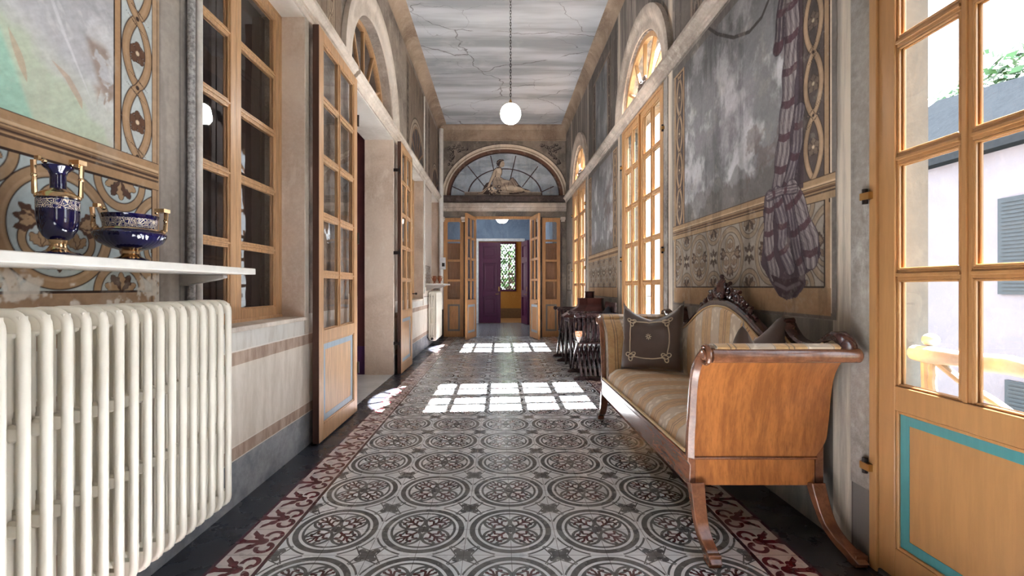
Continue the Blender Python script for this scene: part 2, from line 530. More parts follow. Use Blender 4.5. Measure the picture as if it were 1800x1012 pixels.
def glass_mat(name, tint=(1, 1, 1), refl=0.10, speck=False, wob=0.12):
    t = NT(name)
    t.pos()
    tr = t.new('ShaderNodeBsdfTransparent')
    tr.inputs[0].default_value = (*tint, 1)
    gl = t.new('ShaderNodeBsdfGlossy')
    gl.inputs['Roughness'].default_value = 0.02
    nn = t.noise(2.2, 3, 0.5)
    bp = t.new('ShaderNodeBump')
    bp.inputs['Strength'].default_value = wob
    bp.inputs['Distance'].default_value = 0.02
    t.put(bp.inputs['Height'], nn)
    t.l.new(bp.outputs[0], gl.inputs['Normal'])
    gm = t.new('ShaderNodeNewGeometry')
    dt = t.new('ShaderNodeVectorMath', operation='DOT_PRODUCT')
    t.l.new(gm.outputs['Incoming'], dt.inputs[0])
    t.l.new(gm.outputs['True Normal'], dt.inputs[1])
    q = 1 - E(t, dt.outputs['Value']).abs()
    mx = t.new('ShaderNodeMixShader')
    t.put(mx.inputs[0], (q * q * q * q * q * 0.9 + 0.045 + refl * 0.1).min(1.0))
    t.l.new(tr.outputs[0], mx.inputs[1])
    t.l.new(gl.outputs[0], mx.inputs[2])
    last = mx.outputs[0]
    if speck:                                            # dried rain spots on the pane
        sp = (1 - t.step(t.vor(60), 0.05, 0.12)) * t.step(t.noise(3, 2), 0.52, 0.62)
        sp = sp.max(t.step(t.noise(150, 3, 0.8), 0.66, 0.72) * 0.2)
        df = t.new('ShaderNodeBsdfDiffuse')
        df.inputs[0].default_value = (0.5, 0.52, 0.52, 1)
        m2 = t.new('ShaderNodeMixShader')
        t.put(m2.inputs[0], sp * 0.10)
        t.l.new(last, m2.inputs[1])
        t.l.new(df.outputs[0], m2.inputs[2])
        last = m2.outputs[0]
    t.l.new(last, t.out.inputs['Surface'])
    return t.mat
M['glass'] = glass_mat('window_glass')
M['glass_near'] = glass_mat('rain_spotted_glass', speck=True)
M['glass_left'] = glass_mat('reflecting_window_glass', refl=1.3, wob=0.1)
M['glass_dark'] = glass_mat('old_wavy_glass', (0.9, 0.88, 0.88), 0.3, wob=0.15)

# ------------------------------------------------------------------ a glazed leaf, local x 0..w, z up, y = thickness
def glazed_leaf(parent, name, w, z0, z1, gz0, gz1, rows, cols, wood, band, t=0.045, st=0.075, mu=0.032, bandw=0.03,
                pos=(0, 0, 0), rz=0.0, glass='glass', arch=0.0, edge=None, panel=True, label=None, handle=None, splitglass=True):
    m = MB()
    def bar(x0, x1, za, zb, th=t, mi=0):
        m.box(x0, x1, -th / 2, th / 2, za, zb, mi)
    bar(0, st, z0, z1); bar(w - st, w, z0, z1)
    bar(st, w - st, gz1, z1)
    bar(st, w - st, gz0 - 0.09, gz0)
    if panel:
        bar(st, w - st, z0, z0 + 0.115)
        bar(st, w - st, z0 + 0.115, gz0 - 0.09, 0.018)
        # raised moulding round the panel
        for sgn in (-1, 1):
            y0, y1 = sorted((sgn * 0.009, sgn * (t / 2 - 0.004)))
            e = 0.012
            m.box(st, st + e, y0, y1, z0 + 0.115, gz0 - 0.09)
            m.box(w - st - e, w - st, y0, y1, z0 + 0.115, gz0 - 0.09)
            m.box(st + e, w - st - e, y0, y1, z0 + 0.115, z0 + 0.127)
            m.box(st + e, w - st - e, y0, y1, gz0 - 0.102, gz0 - 0.09)
    cw = (w - 2 * st - (cols - 1) * mu) / cols
    xs = [st + i * (cw + mu) for i in range(cols)]
    for i in range(1, cols):
        x = xs[i] - mu
        bar(x, x + mu, gz0, gz1, t * 0.62)
        bar(x + mu * 0.32, x + mu * 0.68, gz0, gz1, t * 0.95)
    rh = (gz1 - gz0 - (rows - 1) * mu) / rows
    for j in range(1, rows):
        z = gz0 + j * (rh + mu) - mu
        for x in xs:
            bar(x, x + cw, z, z + mu, t * 0.62)
            bar(x, x + cw, z + mu * 0.32, z + mu * 0.68, t * 0.95)
    for x in xs:                                        # bevelled glazing lip
        for j in range(rows):
            z = gz0 + j * (rh + mu)
            e = 0.009
            for sgn in (-1, 1):
                y0, y1 = sorted((sgn * 0.004, sgn * 0.014))
                m.box(x, x + e, y0, y1, z, z + rh); m.box(x + cw - e, x + cw, y0, y1, z, z + rh)
                m.box(x + e, x + cw - e, y0, y1, z, z + e); m.box(x + e, x + cw - e, y0, y1, z + rh - e, z + rh)
            if arch and j == rows - 1:                   # rounded head of the top pane
                n = 8
                for side in (0, 1):
                    cx = x + arch if side == 0 else x + cw - arch
                    cz = z + rh - arch
                    pts = [(x if side == 0 else x + cw, z + rh)]
                    for k in range(n + 1):
                        a = PI / 2 * k / n
                        pts.append((cx + (-1 if side == 0 else 1) * arch * math.cos(a), cz + arch * math.sin(a)))
                    m.prism(pts, 1, -t * 0.4, t * 0.4)
    if edge:
        m.box(-0.004, 0.0, -t / 2, t / 2, z0, z1, 1)
    o = m.build(name, [wood, edge] if edge else wood, parent, local=True, bevel=0.0022, seg=1)
    o.location = Vector(pos)
    o.rotation_euler = (0, 0, rz)
    if label: o['label'] = label
    g = MB()
    for x in xs:
        g.quad((x, 0, gz0), (x + cw, 0, gz0), (x + cw, 0, gz1), (x, 0, gz1))
    g.build('pane', M[glass], o, local=True, fix=False)
    if panel and band:
        b = MB()
        for sgn in (-1, 1):
            y0, y1 = sorted((sgn * 0.009, sgn * 0.0105))
            xa, xb, za, zb = st + 0.012, w - st - 0.012, z0 + 0.127, gz0 - 0.102
            b.box(xa, xa + bandw, y0, y1, za, zb); b.box(xb - bandw, xb, y0, y1, za, zb)
            b.box(xa + bandw, xb - bandw, y0, y1, zb - bandw, zb); b.box(xa + bandw, xb - bandw, y0, y1, za, za + bandw)
        b.build('panel_band', band, o, local=True)
    if handle is not None:
        h = MB()
        hx, hz = handle
        h.box(hx - 0.008, hx + 0.008, -t / 2 - 0.004, -t / 2, hz - 0.06, hz + 0.06)
        h.tube([(hx, -t / 2, hz), (hx, -t / 2 - 0.04, hz), (hx - 0.09, -t / 2 - 0.045, hz)], 0.006, 8)
        h.build('handle', M['iron'], o, local=True, smooth=True)
    return o

# ------------------------------------------------------------------ setting: floor, ceiling, walls
m = MB(); m.box(XL, XR, -5, YB + 0.15, -0.1, 0)
floor = m.build('floor', M['floor'], kind='structure')
m = MB(); m.box(XL - .4, XR + .3, -5.2, YB + 0.4, ZC, ZC + 0.15)
m.build('ceiling', M['ceiling'], kind='structure')
def cove(side):
    m = MB()
    n = 8
    if side < 0: a, b, c = XL, 0.17, 0.15
    else: a, b, c = XR, 0.12, 0.21
    pts = [(a, ZC - c)]
    for k in range(n + 1):
        t = PI / 2 * k / n
        pts.append((a - side * b * (1 - math.cos(t)), ZC - c + (c - 0.002) * math.sin(t)))
    pts.append((a, ZC - 0.002))
    m.prism(pts, 1, -5, YB)
    return m
for sd, nm in ((-1, 'trim_1'), (1, 'trim_2')):
    cove(sd).build(nm, M['cove'], smooth=True, kind='structure')

def arch_block(m, x0, x1, ya, yb, z0, z1, yc, r, zs, n=24, mi=0, mr=None):
    """wall block ya..yb, z0..z1 with a half-round opening (centre yc, springing zs, radius r)"""
    mr = mi if mr is None else mr
    m.box(x0, x1, ya, yc - r, z0, z1, mi); m.box(x0, x1, yc + r, yb, z0, z1, mi)
    if zs > z0: m.box(x0, x1, yc - r, yc + r, z0, zs, mi)
    P = [(yc - r * math.cos(PI * k / n), zs + r * math.sin(PI * k / n)) for k in range(n + 1)]
    for k in range(n):
        (a, za), (b, zb) = P[k], P[k + 1]
        for x in (x0, x1):
            m.quad((x, a, za), (x, b, zb), (x, b, z1), (x, a, z1), mi)
        m.quad((x0, a, za), (x1, a, za), (x1, b, zb), (x0, b, zb), mr)
# ---- left wall
TK = 0.36
xw = XL - TK
NICHE = [(2.05, 3.13), (6.90, 7.98), (8.98, 10.02)]
DOOR1 = (4.04, 5.74)
m = MB()
def lblock(ya, yb, z0, z1): m.box(xw, XL, ya, yb, z0, z1)
lblock(-5, 2.05, 0, ZC); lblock(3.13, 4.04, 0, ZC); lblock(5.74, 6.90, 0, ZC); lblock(7.98, 8.98, 0, ZC); lblock(10.02, YB + .3, 0, ZC)
for a, b in NICHE:
    lblock(a, b, 0, 0.905); lblock(a, b, 2.985, ZC)
arch_block(m, xw, XL, 4.04, 5.74, 2.985, ZC, 4.89, 0.80, 3.12)
wall_left = m.build('wall_left', M['wall_l'], kind='structure', fix=False)
# cream linings of the openings on the left
m = MB()
e = 0.004
for a, b in NICHE:
    m.box(-1.51, XL + 0.002, b - e, b + 0.001, 0.905, 2.985); m.box(-1.51, XL + 0.002, a - 0.001, a + e, 0.905, 2.985)
m.box(xw, XL + 0.002, 5.74 - e, 5.741, 0, 2.985); m.box(xw, XL + 0.002, 4.039, 4.04 + e, 0, 2.985)
m.build('reveal_lining', M['reveal'], wall_left, fix=False)
m = MB()
for a, b in NICHE + [DOOR1]:
    m.box(-1.51 if a != 4.04 else xw, XL + 0.002, a, b, 2.985 - e, 2.986)
m.build('soffit_lining', M['reveal_white'], wall_left, fix=False)
m = MB()
m.box(xw, XL + 0.0, 4.04, 5.74, -0.05, 0.003)
m.build('threshold', M['marble_floor'], wall_left)
# white plaster strip framing the openings
m = MB()
for a, b in [(3.13, 3.19), (5.66 + .08, 5.80), (7.98, 8.03)]:
    m.box(XL - 0.01, XL + 0.006, a, b, 0.79 if a != 5.74 else 0, 2.985)
m.build('edge_band', M['mould'], wall_left, bevel=0.003)
# moulded string course: profile swept along y
def cornice(name, side, x, y0, y1, z0=2.985, z1=3.125, d=0.075, mat='mould', gaps=()):
    h = z1 - z0
    pr = [(0, z0), (0.018, z0), (0.018, z0 + .18 * h), (0.030, z0 + .22 * h), (0.030, z0 + .40 * h), (0.045, z0 + .46 * h),
          (0.058, z0 + .60 * h), (d, z0 + .66 * h), (d, z0 + .90 * h), (d - .012, z1), (0, z1)]
    m = MB()
    m.prism([(x - side * a, z) for a, z in pr], 1, y0, y1)
    return m.build(name, M[mat], None, bevel=0.003, kind='structure')
cornice('trim_3', -1, XL, -5, 4.10)
cornice('trim_4', -1, XL, 4.16, YB)
cornice('trim_5', 1, XR, -5, YB, 2.985, 3.115, mat='mould_r')
def archivolt(name, side, x, yc, zs, r0, r1, mat, n=32, d=0.05, parent=None):
    """moulded band round a half-round opening"""
    prof = [(r0, 0), (r0, 0.014), (r0 + .22 * (r1 - r0), 0.022), (r0 + .30 * (r1 - r0), 0.016), (r0 + .55 * (r1 - r0), 0.03),
            (r0 + .62 * (r1 - r0), 0.040), (r0 + .85 * (r1 - r0), d), (r1, d - .006), (r1, 0)]
    m = MB()
    rings = []
    for k in range(n + 1):
        a = PI * k / n
        rings.append([(x - side * q, yc - rr * math.cos(a), zs + rr * math.sin(a)) for rr, q in prof])
    m.loft(rings)
    return m.build(name, M[mat], parent, smooth=True, kind=None if parent else 'structure')
archivolt('trim_6', -1, XL, 4.89, 3.12, 0.80, 1.04, 'mould')
# ---- right wall
RT = 0.22
m = MB()
x1 = XR + RT
edges = [-5]
for c in WIN:
    edges += [c - 0.69, c + 0.69]
edges.append(YB + .3)
for i in range(0, len(edges), 2):
    m.box(XR, x1, edges[i], edges[i + 1], -0.1, ZC)
for c in WIN:
    arch_block(m, XR, x1, c - .69, c + .69, 2.975, ZC, c, 0.67, 3.06)
wall_right = m.build('wall_right', M['wall_r'], kind='structure', fix=False)
m = MB()
for c in WIN:
    m.box(XR + .06, x1 + .002, c + .686, c + .691, 0, 2.97)
    m.box(XR + .06, x1 + .002, c - .691, c - .686, 0, 2.97)
m.build('outer_reveal_lining', M['outer'], wall_right, fix=False)
for i, c in enumerate(WIN[1:]):
    archivolt('trim_%d' % (7 + i), 1, XR, c, 3.06, 0.68, 0.90, 'mould_r', parent=None)
# shallow plaster pilasters beside the windows
m = MB()
for c in WIN:
    for q in (c - 0.69 - 0.10, c + 0.69):
        m.box(XR - 0.008, XR + .01, q, q + 0.10, 0.3, 2.975)
m.build('pilaster_strip', M['mould_grey'], wall_right, bevel=0.003)
# ---- far window seat etc. : french windows on the right
for i, c in enumerate(WIN):
    W = empty('window_%d' % (i + 1), (XR + .02, c, 0), kind='structure')
    m = MB()
    fr = 0.035
    m.box(XR - .012, XR + .06, c - .69, c - .69 + fr, 0, 2.972); m.box(XR - .012, XR + .06, c + .69 - fr, c + .69, 0, 2.972)
    m.box(XR - .012, XR + .06, c - .69, c + .69, 2.945, 2.975)
    wood = 'ochre_near' if i in (1,) else 'ochre'
    m.build('casing', M[wood], W, bevel=0.003)
    m = MB(); m.box(XR - .005, XR + .24, c - .69, c + .69, -.06, 0.015); m.build('stone_sill', M['sillstone'], W, bevel=.004)
    lw = 0.69 - fr - 0.003
    for k in (0, 1):
        # leaf local x runs along +y ; rz = 90 deg
        y0 = c - lw if k == 0 else c + 0.003
        near = i == 1
        lf = glazed_leaf(W, 'leaf', lw, 0.02, 2.942, 0.745, 2.885, 5, 2, M[wood], M['teal'] if near else M['paleblue'],
                         pos=(0, y0 - c, 0), rz=PI / 2, glass='glass_near' if near else 'glass', st=0.072, mu=0.036, bandw=0.036,
                         handle=(lw - .02, 1.02) if k == 0 and i > 1 else None)
        if k == 0:
            mm = MB(); mm.box(lw - .016, lw + .02, 0.0225, 0.045, 0.03, 2.93); mm.build('cover_strip', M[wood], lf, local=True, bevel=0.003)
    hm = MB()
    for q in (c - .70, c + .70):
        for z in ((0.40, 1.48) if i == 1 else (0.45, 1.45, 2.55)):
            hm.tube([(XR - .02, q, z - .03), (XR - .02, q, z + .03)], 0.010, 8)
            hm.box(XR - .03, XR - .008, q - .015 if q < c else q - .03, q + .03 if q < c else q + .015, z - .014, z + .014, 1)
    hm.build('hinge', [M['iron'], M['brass']], W, smooth=True)
# lunettes
def lunette(name, side, x, yc, zs, r, wood, glass='glass', orn='iron'):
    L = empty(name, (x, yc, zs), kind='structure')
    m = MB()
    n = 28
    def ring(r0, r1, d):
        rings = []
        for k in range(n + 1):
            a = PI * k / n
            rings.append([(x - d / 2, yc - q * math.cos(a), zs + q * math.sin(a)) for q in (r0, r1)] + [(x + d / 2, yc - q * math.cos(a), zs + q * math.sin(a)) for q in (r1, r0)])
        m.loft(rings)
    ring(r - .05, r + .005, 0.05)
    m.box(x - .025, x + .025, yc - r, yc + r, zs - .01, zs + .045)
    for a in (30, 60, 90, 120, 150):
        a = R(a)
        if abs(a - PI / 2) < .01 and side < 0: pass
        c0, c1 = Vector((x, yc - .10 * math.cos(a), zs + .10 * math.sin(a))), Vector((x, yc - (r - .03) * math.cos(a), zs + (r - .03) * math.sin(a)))
        d = (c1 - c0) / 2
        t = Vector((0, math.sin(a), math.cos(a)))
        m.obox((c0 + c1) / 2, d, t * 0.014, Vector((0.018, 0, 0)))
    m.build('frame', wood, L, bevel=0.002, seg=1)
    g = MB()
    P = [(x, yc - (r - .04) * math.cos(PI * k / n), zs + (r - .04) * math.sin(PI * k / n)) for k in range(n + 1)]
    g.add(P, [tuple(range(n + 1))])
    g.build('pane', M[glass], L, fix=False)
    # carved leaf boss at the hub
    b = MB()
    rnd = random.Random(3)
    for k in range(9):
        a = PI * (k + .5) / 9
        q = 0.12 + 0.06 * (k % 2)
        b.sphere((x - side * .02, yc - q * math.cos(a), zs + .05 + q * math.sin(a)), 0.045, 10, 6, sc=(0.5, 0.75, 1.0))
    for k in range(14):
        b.sphere((x - side * rnd.uniform(.02, .05), yc + rnd.uniform(-.10, .10), zs + rnd.uniform(.04, .18)), 0.032, 8, 6)
    b.build('carved_boss', M[orn], L, smooth=True)
    return L
M['boss'] = simple('carved_dark_plaster', srgb(104, 80, 66), 0.7, bump=0.4)
M['boss_r'] = simple('carved_grey_plaster', srgb(96, 86, 84), 0.7, bump=0.4)
for i, c in enumerate(WIN):
    lunette('window_%d' % (5 + i), 1, XR + .05, c, 3.06, 0.67, M['ochre'], orn='boss_r')
lunette('window_9', -1, XL - .13, 4.89, 3.12, 0.80, M['ochre_left'], 'glass_dark', 'boss')

# left niche windows with closed dark shutters behind
for i, (a, b) in enumerate(NICHE):
    c = (a + b) / 2
    W = empty('window_%d' % (10 + i), (-1.51, c, 0.905), kind='structure')
    m = MB()
    m.box(-1.55, -1.505, a, a + .03, .905, 2.985); m.box(-1.55, -1.505, b - .03, b, .905, 2.985)
    m.box(-1.55, -1.505, a, b, 2.955, 2.985); m.box(-1.56, -1.50, a, b, .90, .93)
    m.build('casing', M['ochre_left'], W, bevel=0.003)
    lw = (b - a) / 2 - .03
    for k in (0, 1):
        y0 = a + .03 if k == 0 else c
        glazed_leaf(W, 'leaf', lw, .93, 2.955, .985, 2.915, 5, 1, M['ochre_left'], None, pos=(-.02, y0 - c, -.905), rz=PI / 2,
                    glass='glass_dark', st=0.052, mu=0.030, panel=False)
    m = MB()
    m.box(-1.66, -1.64, a, b, .9, 2.985)
    for k in (0, 1):
        ya = a + .05 + k * (c - a)
        yb = ya + (b - a) / 2 - .10
        for z0, z1 in ((1.0, 1.72), (1.84, 2.34), (2.46, 2.9)):
            m.box(-1.64, -1.632, ya, yb, z0, z1)
            m.box(-1.632, -1.628, ya + .03, yb - .03, z0 + .03, z1 - .03)
        m.box(-1.64, -1.622, ya - .045, ya - .005, .92, 2.96)
        m.box(-1.64, -1.622, yb + .005, yb + .045, .92, 2.96)
    m.build('shutter', M['shutter'], W, bevel=0.004)
    m = MB(); m.box(-1.51, XL + 0.012, a - .0, b + .0, .885, .912)
    m.build('window_sill', M['mould'], W, bevel=0.004)

# the glazed double door on the left, both leaves folded back on the wall
D = empty('door_1', (XL, 4.89, 0), kind='structure')
glazed_leaf(D, 'leaf', .856, 0.012, 2.965, 0.805, 2.885, 5, 2, M['ochre_left'], M['paleblue'], pos=(-1.2925 - XL, 3.184 - 4.89, 0), rz=PI / 2,
            st=0.085, mu=0.038, bandw=0.045, edge=M['darkedge'], glass='glass_left', label='leaf nearer the radiator folded flat against the wall')
glazed_leaf(D, 'leaf', .75, 0.012, 2.965, 0.805, 2.885, 5, 2, M['ochre_left'], M['paleblue'], pos=(-1.2725 - XL, 5.745 - 4.89, 0), rz=PI / 2,
            st=0.08, mu=0.036, bandw=0.045, edge=M['darkedge'], glass='glass_left')
m = MB()
for z in (.40, 1.55, 2.6):
    for y in (4.04, 5.74):
        m.tube([(-1.262, y, z - .05), (-1.262, y, z + .05)], 0.009, 8)
        m.box(-1.345, -1.262, y - .003, y + .003, z - .02, z + .02)
m.build('hinge', M['iron'], D, smooth=True)
m = MB(); m.tube([(-1.245, 6.46, 1.02), (-1.20, 6.46, 1.02)], 0.007, 8); m.sphere((-1.19, 6.46, 1.02), .016, 10, 8)
m.build('knob', M['iron'], D, smooth=True)

# side room behind door_1 (only its far wall and floor show)
M['maroon_wall'] = simple('maroon_wall_paint', srgb(86, 40, 40), 0.7, var=.2, scale=4)
M['violet_wall'] = simple('violet_dado_paint', srgb(76, 34, 84), 0.7, var=.15, scale=4)
m = MB()
m.box(-5, xw, 5.78, 5.9, .36, 4.7, 0); m.box(-5, xw, 5.775, 5.9, 0, .36, 1)
m.box(-5.1, -5, 2.6, 5.9, 0, 4.7, 0); m.box(-5, xw, 2.5, 2.6, 0, 4.7, 0)
m.build('wall_side_room', [M['maroon_wall'], M['violet_wall']], kind='structure')
m = MB(); m.box(-5, xw, 2.5, 5.9, -.1, 0); m.build('floor_side_room', M['marble_floor'], kind='structure')
m = MB(); m.box(-5, xw, 2.5, 5.9, 4.7, 4.85); m.build('ceiling_side_room', M['reveal_white'], kind='structure')

# ---- wall behind the camera
m = MB(); m.box(xw, x1, -5.2, -5, 0, ZC); m.build('wall_back', M['reveal'], kind='structure')

# ---- end wall with the wide glazed screen
xl, xr = XL, XR
m = MB()
y1 = YB + .15
m.box(xl, xr, YB, y1, 2.68, ZC)
m.box(xl, xl + .045, YB, y1, 0, 2.68); m.box(xr - .09, xr, YB, y1, 0, 2.68)
wall_end = m.build('wall_end', M['wall_b'], kind='structure', fix=False)
def end_bar(name, z0, z1, d, mat, prof=None):
    m = MB()
    h = z1 - z0
    pr = prof or [(0, z0), (d * .4, z0), (d * .4, z0 + .2 * h), (d * .7, z0 + .35 * h), (d * .7, z0 + .5 * h), (d, z0 + .62 * h), (d, z0 + .92 * h), (d * .9, z1), (0, z1)]
    m.prism([(YB - a, z) for a, z in pr], 0, xl, xr)
    return m.build(name, M[mat], None, bevel=0.003, kind='structure')
end_bar('trim_11', 3.005, 3.145, 0.10, 'mould_dark')
end_bar('trim_12', 2.80, 2.985, 0.07, 'mould_r')
end_bar('trim_13', 4.37, ZC - .001, 0.03, 'cove', [(0, 4.37), (.02, 4.37), (.02, 4.39), (.008, 4.40), (.008, 4.62), (.05, 4.70), (.05, ZC - .001), (0, ZC - .001)])
# dark pilasters between screen parts and small white capitals
E3 = empty('door_2', (0.08, YB, 0), kind='structure')
pil = MB()
for a, b in ((xl + .045, xl + .10), (-0.80, -0.60), (0.75, 0.955), (1.36, xr - .09)):
    pil.box(a, b, YB + .01, YB + .12, 0, 2.68)
pil.build('mullion_post', M['mould_dark'], E3, bevel=0.004)
cp = MB()
for a in (xl + .02, -0.86, .80, 1.36):
    cp.box(a, a + .11, YB - .05, YB + .05, 2.61, 2.675); cp.box(a + .015, a + .095, YB - .035, YB + .05, 2.57, 2.61)
cp.build('capital', M['mould'], E3, bevel=0.008)
m = MB(); m.box(-0.60, 0.75, YB - .01, YB + .1, 2.635, 2.69); m.build('lintel', M['ochre_end'], E3, bevel=0.004)
glazed_leaf(E3, 'side_panel', .45, 0.0, 2.665, 0.83, 2.585, 4, 1, M['ochre_end'], M['dullblue'], pos=(-1.25 - .08, .06, 0), rz=0, st=.075, mu=.03, arch=.07, bandw=.04)
glazed_leaf(E3, 'side_panel', .42, 0.0, 2.665, 0.83, 2.585, 4, 1, M['ochre_end'], M['dullblue'], pos=(.95 - .08, .06, 0), rz=0, st=.075, mu=.03, arch=.07, bandw=.04)
rb_ = MB()  # brown boards added behind the lower side panes, standing in for wood reflections
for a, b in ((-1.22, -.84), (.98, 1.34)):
    rb_.box(a, b, YB + .105, YB + .125, 0, 2.10); rb_.box(a + .06, b - .06, YB + .095, YB + .105, .9, 1.98)
    rb_.box(a + .10, b - .10, YB + .088, YB + .095, .96, 1.92)
rb_.build('reflection_board', M['refl_board'], E3, bevel=.004)
# open leaves, hinged at x=-.54 and x=.70, swung towards the corridor
a1 = math.atan2(-.65, -.165)
glazed_leaf(E3, 'leaf', .67, 0.012, 2.66, .84, 2.59, 4, 2, M['ochre_end'], M['paleblue'], pos=(-.535 - .08, -.02, 0), rz=a1, st=.07, mu=.03, bandw=.05)
a2 = math.atan2(-.62, .135)
glazed_leaf(E3, 'leaf', .635, 0.012, 2.66, .84, 2.59, 4, 2, M['ochre_end'], M['paleblue'], pos=(.695 - .08, -.02, 0), rz=a2, st=.07, mu=.03, bandw=.05, handle=(.6, .76))

# ---- blue room beyond
M['bluewall'] = plaster('blue_grey_plaster', srgb(122, 140, 162), srgb(98, 112, 134), srgb(148, 162, 178), .15, seed=20, bump=.1)
M['white_trim'] = simple('white_painted_trim', srgb(214, 214, 214), .5)
m = MB()
Y2 = 13.9
m.box(-1.9, -.64, Y2, Y2 + .15, 0, 3.4); m.box(.70, 1.3, Y2, Y2 + .15, 0, 3.4); m.box(-.64, .70, Y2, Y2 + .15, 2.52, 3.4)
m.box(1.2, 1.3, y1, Y2, 0, 3.4)
m.box(-2.0, -1.9, y1, 11.2, 0, 3.4); m.box(-2.0, -1.9, 12.8, Y2 + .15, 0, 3.4); m.box(-2.0, -1.9, 11.2, 12.8, 0, .8); m.box(-2.0, -1.9, 11.2, 12.8, 2.9, 3.4)  # side opening out of view, added to let sky light into the room
m.box(-1.9, xl, y1 - .05, y1, 0, 3.4)
m.build('wall_blue_room', M['bluewall'], kind='structure', fix=False)
m = MB(); m.box(-2, 1.3, y1, Y2 + .2, -.1, 0); m.build('floor_blue_room', M['floor2'], kind='structure')
m = MB(); m.box(-2, 1.3, y1, Y2 + .2, 3.4, 3.5); m.build('ceiling_blue_room', M['reveal_white'], kind='structure')
m = MB()
m.box(-.72, -.64, Y2 - .03, Y2 + .1, 0, 2.52); m.box(-.72, .78, Y2 - .03, Y2 + .1, 2.52, 2.60); m.box(.70, .78, Y2 - .03, Y2 + .1, 0, 2.52)
m.build('trim_14', M['white_trim'], bevel=.006, kind='structure')
D3 = empty('door_3', (0.03, Y2, 0), kind='structure')
def panel_leaf(parent, w_, h_, pos, rz, mat, name='leaf'):
    m = MB()
    t = .06
    m.box(0, w_, -.004, .004, 0.01, h_)
    zs = [0.01, .30, .82, .98, 1.84, 1.97, 2.36, h_]
    m.box(0, .11, -t / 2, t / 2, .01, h_); m.box(w_ - .11, w_, -t / 2, t / 2, .01, h_)
    for a, b in ((.01, .22), (.83, .99), (1.86, 1.99), (h_ - .12, h_)):
        m.box(.11, w_ - .11, -t / 2, t / 2, a, b)
    for a, b in ((.22, .83), (.99, 1.86), (1.99, h_ - .12)):
        m.box(.20, w_ - .20, -t / 2 + .010, t / 2 - .010, a + .09, b - .09)
        for (xa, xb, za, zb) in ((.11, .135, a, b), (w_ - .135, w_ - .11, a, b), (.135, w_ - .135, a, a + .025), (.135, w_ - .135, b - .025, b)):
            m.box(xa, xb, -t / 2 - .010, t / 2 + .010, za, zb)
    o = m.build(name, mat, parent, local=True, bevel=.006)
    o.location, o.rotation_euler = pos, (0, 0, rz)
    h = MB(); h.box(w_ - .07, w_ - .03, -t / 2 - .006, -t / 2, .98, 1.12); h.tube([(w_ - .05, -t / 2, .9), (w_ - .05, -t / 2 - .05, .9), (w_ - .16, -t / 2 - .05, .9)], .009, 8)
    h.build('handle', M['brass'], o, local=True, smooth=True)
    return o
panel_leaf(D3, .67, 2.49, (-.635 - .03, .03, 0), 0, M['aubergine'])
panel_leaf(D3, .67, 2.49, (.695 - .03, -.01, 0), math.atan2(-.62, .14), M['aubergine'])

# ---- yellow room with a leaded window
M['yellow_wall'] = plaster('yellow_ochre_plaster', srgb(178, 124, 52), srgb(160, 108, 40), srgb(190, 140, 70), .1, seed=22, bump=.1)
M['brown_dado'] = simple('brown_dado_paint', srgb(112, 84, 52), .6)
Y3 = 16.2
m = MB()
m.box(-1.2, .02, Y3, Y3 + .2, 0, 3.2); m.box(.58, 1.2, Y3, Y3 + .2, 0, 3.2); m.box(.02, .58, Y3, Y3 + .2, 0, 1.02); m.box(.02, .58, Y3, Y3 + .2, 2.66, 3.2)
m.box(1.2, 1.3, Y2 + .15, Y3 + .2, 0, 3.2)
m.box(-1.3, -1.2, Y2 + .15, 14.6, 0, 3.2); m.box(-1.3, -1.2, 15.7, Y3, 0, 3.2); m.box(-1.3, -1.2, 14.6, 15.7, 0, .9); m.box(-1.3, -1.2, 14.6, 15.7, 2.6, 3.2)  # unseen opening in the side wall, added to bring in sky light
m.build('wall_yellow_room', M['yellow_wall'], kind='structure', fix=False)
m = MB(); m.box(-1.2, 1.2, Y3 - .012, Y3, 0, .35); m.build('baseboard_yellow_room', M['brown_dado'], kind='structure')
m = MB(); m.box(-1.2, 1.2, Y2 + .2, Y3, -.1, 0); m.build('floor_yellow_room', simple('orange_brown_tiles', srgb(176, 128, 78), .3), kind='structure')
m = MB(); m.box(-1.3, 1.3, Y2 + .15, Y3 + .2, 3.2, 3.3); m.build('ceiling_yellow_room', M['reveal_white'], kind='structure')
W = empty('window_13', (.3, Y3, 1.0), kind='structure')
m = MB()
for a, b, c_, d_ in ((.0, .05, .98, 2.70), (.55, .60, .98, 2.70), (.0, .60, .96, 1.03), (.0, .60, 2.65, 2.71)):
    m.box(a, b, Y3 - .04, Y3 + .06, c_, d_)
m.build('casing', M['aubergine'], W, bevel=.004)
m = MB()
zz = 1.03
for z in (1.57, 2.11):
    m.box(.05, .55, Y3 + .02, Y3 + .035, z - .012, z + .012)
for k in range(-9, 20):                                  # leaded diamonds
    for sgn in (1, -1):
        pts = []
        z_at = 1.03 + k * .155
        for q in (0, 1):
            x = .05 + .5 * q
            z = z_at + (sgn * .775 * q if sgn > 0 else .775 * (1 - q))
            pts.append((x, z))
        (xa, za), (xb, zb) = pts
        if max(za, zb) < 1.03 or min(za, zb) > 2.65: continue
        def clip(xa, za, xb, zb):
            out = []
            for (x, z), (X2, Z2) in (((xa, za), (xb, zb)), ((xb, zb), (xa, za))):
                if z < 1.03: x, z = x + (X2 - x) * (1.03 - z) / (Z2 - z), 1.03
                if z > 2.65: x, z = x + (X2 - x) * (2.65 - z) / (Z2 - z), 2.65
                out.append((x, z))
            return out
        (xa, za), (xb, zb) = clip(xa, za, xb, zb)
        m.tube([(xa, Y3 + .028, za), (xb, Y3 + .028, zb)], .013, 5)
m.build('leading', M['iron'], W)
